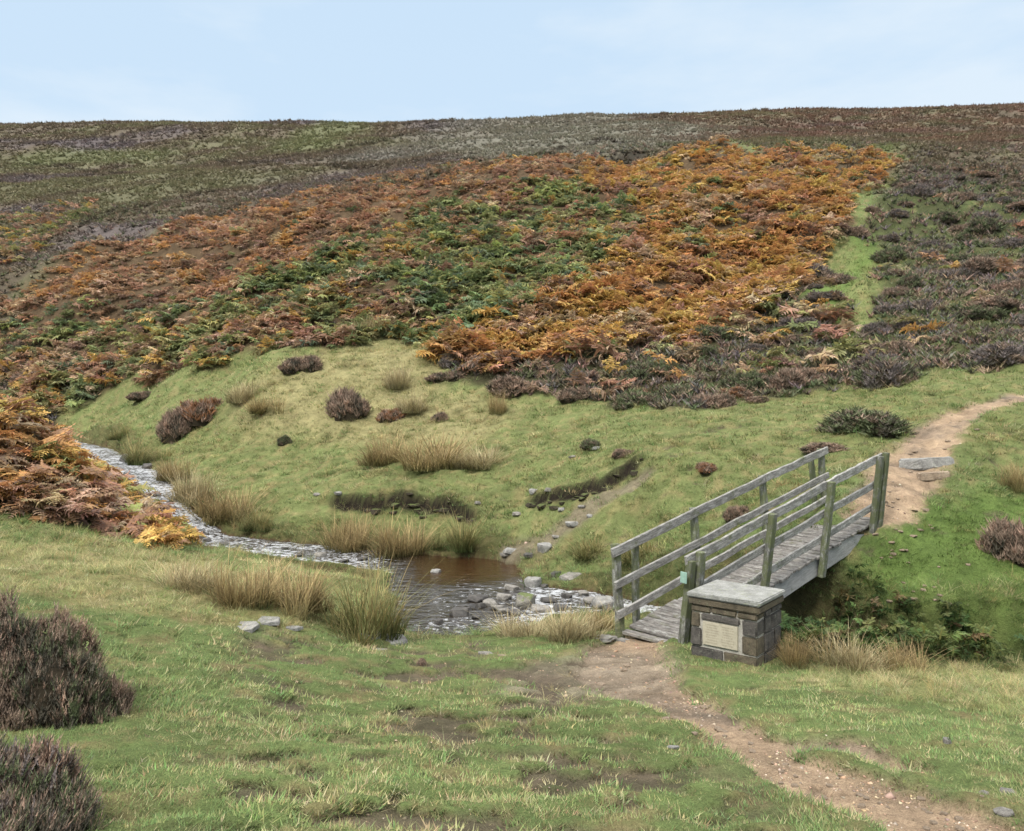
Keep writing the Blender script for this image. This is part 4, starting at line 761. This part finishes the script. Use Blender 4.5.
for px, py, wp, fl, mt, lb in [(545,549,17,.8,'slab','pale boulder where the ford track meets the pool'),(510,551,15,.5,'slab','flat pale stone at the water edge of the ford track'),(505,555,10,.5,'rock','small stone at the far shore of the pool'),(528,556,12,.6,'wetrock','dark stone at the far shore below the ford track'),(572,525,16,.5,'slab','pale flat stone halfway up the ford track'),(562,511,9,.6,'slab','small pale stone left of the ford track'),
    (582,506,9,.5,'rock','small grey stone on the upper ford track'),(534,493,10,.8,'slab','pale upright stone at the left end of the small peat edge'),(548,492,9,.6,'rock','grey stone tucked under the small peat edge'),(517,517,10,.6,'rock','grey stone in the grass below the peat edge'),(596,449,10,.5,'slab','small pale stone beside the dark green mossy hump'),(572,458,8,.5,'rock','small grey stone in the open meadow'),(338,496,9,.6,'slab','pale stone in the grass beside the long peat edge'),(317,497,8,.5,'rock','grey stone left of the long peat edge'),(478,506,8,.6,'rock','small grey stone at the right end of the long peat edge'),(590,516,8,.5,'slab','small pale stone on the right side of the ford track'),(556,535,10,.4,'rock','flat grey stone low on the ford track')]:
    stone(px, py, wp, fl, mt, lb, gf)
gf = 'flat slabs set in the grass'
for px, py, wp, fl, mt, lb, asp in [(246,627,28,.22,'slab','grey flat slab in the grass below the near rushes, leftmost',1.1),(268,622,26,.2,'slab','mossy flat slab between the two grey ones below the near rushes',1.2),(292,629,20,.22,'slab','small grey slab under the tan rushes, right of the mossy slab',1),(366,638,32,.2,'slab','wide grey slab at the pool edge left of the dark heather tuft',1.3),(392,641,30,.2,'slab','grey slab at the waterline below the big rush clump',1.3),(380,648,20,.22,'rock','broken slab in front of the two waterline slabs',1.1),
    (924,462,58,.26,'slab','long pale stone step across the path beyond the bridge',.45),(934,474,38,.26,'pebble','second lower stone step on the path beyond the bridge',.5),(602,637,26,.16,'slab','pale slab at the path side of the bridge foot',1.2),(485,652,17,.3,'rock','pale stone in the muddy bank above the worn grass',.6),(502,656,10,.3,'pebble','small tan stone in the muddy bank',.7),(568,738,14,.4,'rock','half buried round stone in the worn grass left of the path',1),(672,748,16,.3,'slab','flat pale stone in the grass strip left of the path',.5),
    (947,744,10,.9,'rock','upright grey stone in the grass right of the path',1),(1003,808,20,.5,'rock','grey stone at the right edge beside the path',1),(1008,793,16,.4,'rock','grey stone above the one at the right edge',1),(984,794,10,.5,'rock','small grey stone at the right side of the path end',1)]:
    stone(px, py, wp, fl, mt, lb, gf, None, asp, 'stone_slab' if fl < .25 else 'stone', 'slab' if fl < .25 else 'stone', sink_=.50 if fl < .3 else .35)
for k in range(34):   # scattered on the mossy slope
    px, py = (random.uniform(888, 990), random.uniform(500, 620)) if k > 12 else (random.uniform(872, 905), random.uniform(528, 560))
    stone(px, py, random.uniform(3.5, 8), .45, 'pebble', 'small tan stone scattered on the mossy slope right of the bridge', 'small stones on the mossy slope')
for k in range(56):   # loose on the near path
    t = random.random()**.8; q = np.interp(t, [0, .2, .35, .6, 1], [618, 650, 700, 800, 960]), np.interp(t, [0, .2, .35, .6, 1], [655, 697, 718, 768, 815])
    stone(q[0]+random.gauss(0, 16), q[1]+random.gauss(0, 7), random.uniform(3.5, 10), .55, 'pebble', 'small loose stone on the worn near path', 'loose stones on the near path')
for k in range(22):
    t = random.random(); stone(np.interp(t, [0, .5, 1], [885, 925, 1000])+random.gauss(0, 12), np.interp(t, [0, .5, 1], [505, 455, 400])+random.gauss(0, 3), random.uniform(3, 6), .5, 'pebble', 'small loose stone on the path beyond the bridge', 'loose stones on the far path')
# dark clods slumped under the two small eroded edges
for L_, w_e in ((SC1, 'long'), (SC2, 'short')):
    for k in range(16):
        t = random.uniform(.06, .94)*(len(L_)-1); i = int(t); q = L_[i]+(L_[i+1]-L_[i])*(t-i); q = q+np.array([random.gauss(0, .08), random.uniform(-.34, .02), 0]); w_ = random.uniform(.12, .34)
        o = bpy.data.objects.new('peat_clod', rock_mesh(random.randrange(12), .7, 'peatm')); COL.objects.link(o); o.scale = (w_*1.2, w_*.8, w_*.8); o.location = (q[0], q[1], zg(q[0], q[1])[0]+.02); o.rotation_euler = (0, 0, random.uniform(-3, 3)); tag(o, f'dark peat clod slumped under the {w_e} eroded edge in the meadow', 'peat clod', f'peat clods under the {w_e} eroded edge')
# gravel on bare ground
def pebble():
    V = np.array([(1, 0, 0), (0, 1, 0), (-1, 0, 0), (0, -1, 0), (0, 0, .6), (0, 0, -.6)])*rng.uniform(.6, 1.2, (6, 3))+rng.normal(0, .18, (6, 3)); return V, np.array([(0, 1, 4), (1, 2, 4), (2, 3, 4), (3, 0, 4), (1, 0, 5), (2, 1, 5), (3, 2, 5), (0, 3, 5)]), np.ones((6, 3))
X, Y = cand(90000, 3.2, 24); k = rng.random(len(X)) < np.clip(S('path', X, Y)*.75+S('track', X, Y)*.3+S('mud', X, Y)*.06+S('cobble', X, Y)*.15, 0, 1)*smooth(-.5, .4, fbm(X*1.5, Y*1.5, 3, 90)); X, Y = X[k], Y[k]
C = pal([(.36, .25, .17), (.24, .19, .14), (.44, .36, .27)], [.5, .3, .2], len(X), .2)
stuff('gravel', replicate([pebble() for _ in range(8)], pts3(X, Y, .001), rots(rng.uniform(0, 6.28, len(X)), rng.normal(0, .4, len(X))), np.exp(rng.normal(math.log(.0065), .5, len(X)))*(.7+.07*Y), C), mat_leaf('gravel_bits', 0, .95, .1), 'brown gravel and crumbs of stone on the bare paths', 'gravel')
# ------------------------------------------------------------------ camera, sky, light
cam = bpy.data.cameras.new('camera'); co = bpy.data.objects.new('camera', cam); COL.objects.link(co); scene.camera = co
co.location = (0, 0, EYE); co.rotation_euler = (math.radians(90), 0, 0); cam.sensor_fit = 'HORIZONTAL'; cam.sensor_width = 36
cam.lens = F/1024*36; cam.shift_y = -(415.5-HOR)/1024; cam.clip_start = .05; cam.clip_end = 5000
w = bpy.data.worlds.new('World'); scene.world = w; w.use_nodes = True; nt = w.node_tree; nt.nodes.clear(); n = N(nt)
out = n.new('ShaderNodeOutputWorld'); bg = n.new('ShaderNodeBackground'); n.link(bg.outputs[0], out.inputs[0])
sky = n.new('ShaderNodeTexSky', sky_type='NISHITA'); sky.sun_disc = False; sky.sun_elevation = math.radians(48); sky.sun_rotation = math.radians(215); sky.air_density = 1.0; sky.dust_density = 2.5; sky.ozone_density = 1.0; sky.altitude = 300
tc = n.new('ShaderNodeTexCoord').outputs['Generated']
cl = n.noise(n.mapping(tc, (1, 1, 3.4)), 2.6, 6, .55)
# thin high overcast: pale grey-blue cloud over most of the sky, denser in soft patches
sx = n.new('ShaderNodeSeparateXYZ'); n.link(tc, sx.inputs[0])
grad = n.ramp(sx.outputs[2], [(0, (3.1, 3.7, 4.25)), (.10, (2.85, 3.55, 4.25)), (.50, (2.65, 3.4, 4.2)), (.78, (10.0, 10.5, 11.0)), (1, (14, 14, 14))])
cloud = n.mix(n.ramp(cl, [(.42, (0, 0, 0)), (.60, (1, 1, 1))]), grad, n.mix(1, grad, (1.20, 1.10, 1.02), 'MULTIPLY'))
n.link(n.mix(.97, sky.outputs[0], cloud), bg.inputs[0]); bg.inputs[1].default_value = .10
sd = bpy.data.lights.new('sun', 'SUN'); so = bpy.data.objects.new('sun', sd); COL.objects.link(so)
sd.energy = 1.5; sd.angle = math.radians(12); sd.color = (1, .96, .9)
az = math.radians(215); el = math.radians(48)   # direction towards the sun: behind and to the left of the camera
dv = Vector((math.sin(az)*math.cos(el), math.cos(az)*math.cos(el), math.sin(el))); so.rotation_euler = dv.to_track_quat('Z', 'Y').to_euler(); so.location = dv*30
vs = scene.view_settings; vs.view_transform = 'Standard'; vs.look = 'None'; vs.gamma = 1; vs.exposure = 1.2; vs.use_curve_mapping = False
scene.cycles.use_denoising = True; scene.cycles.max_bounces = 5; scene.cycles.diffuse_bounces = 2; scene.cycles.glossy_bounces = 2; scene.cycles.transmission_bounces = 3; scene.cycles.caustics_reflective = False; scene.cycles.caustics_refractive = False
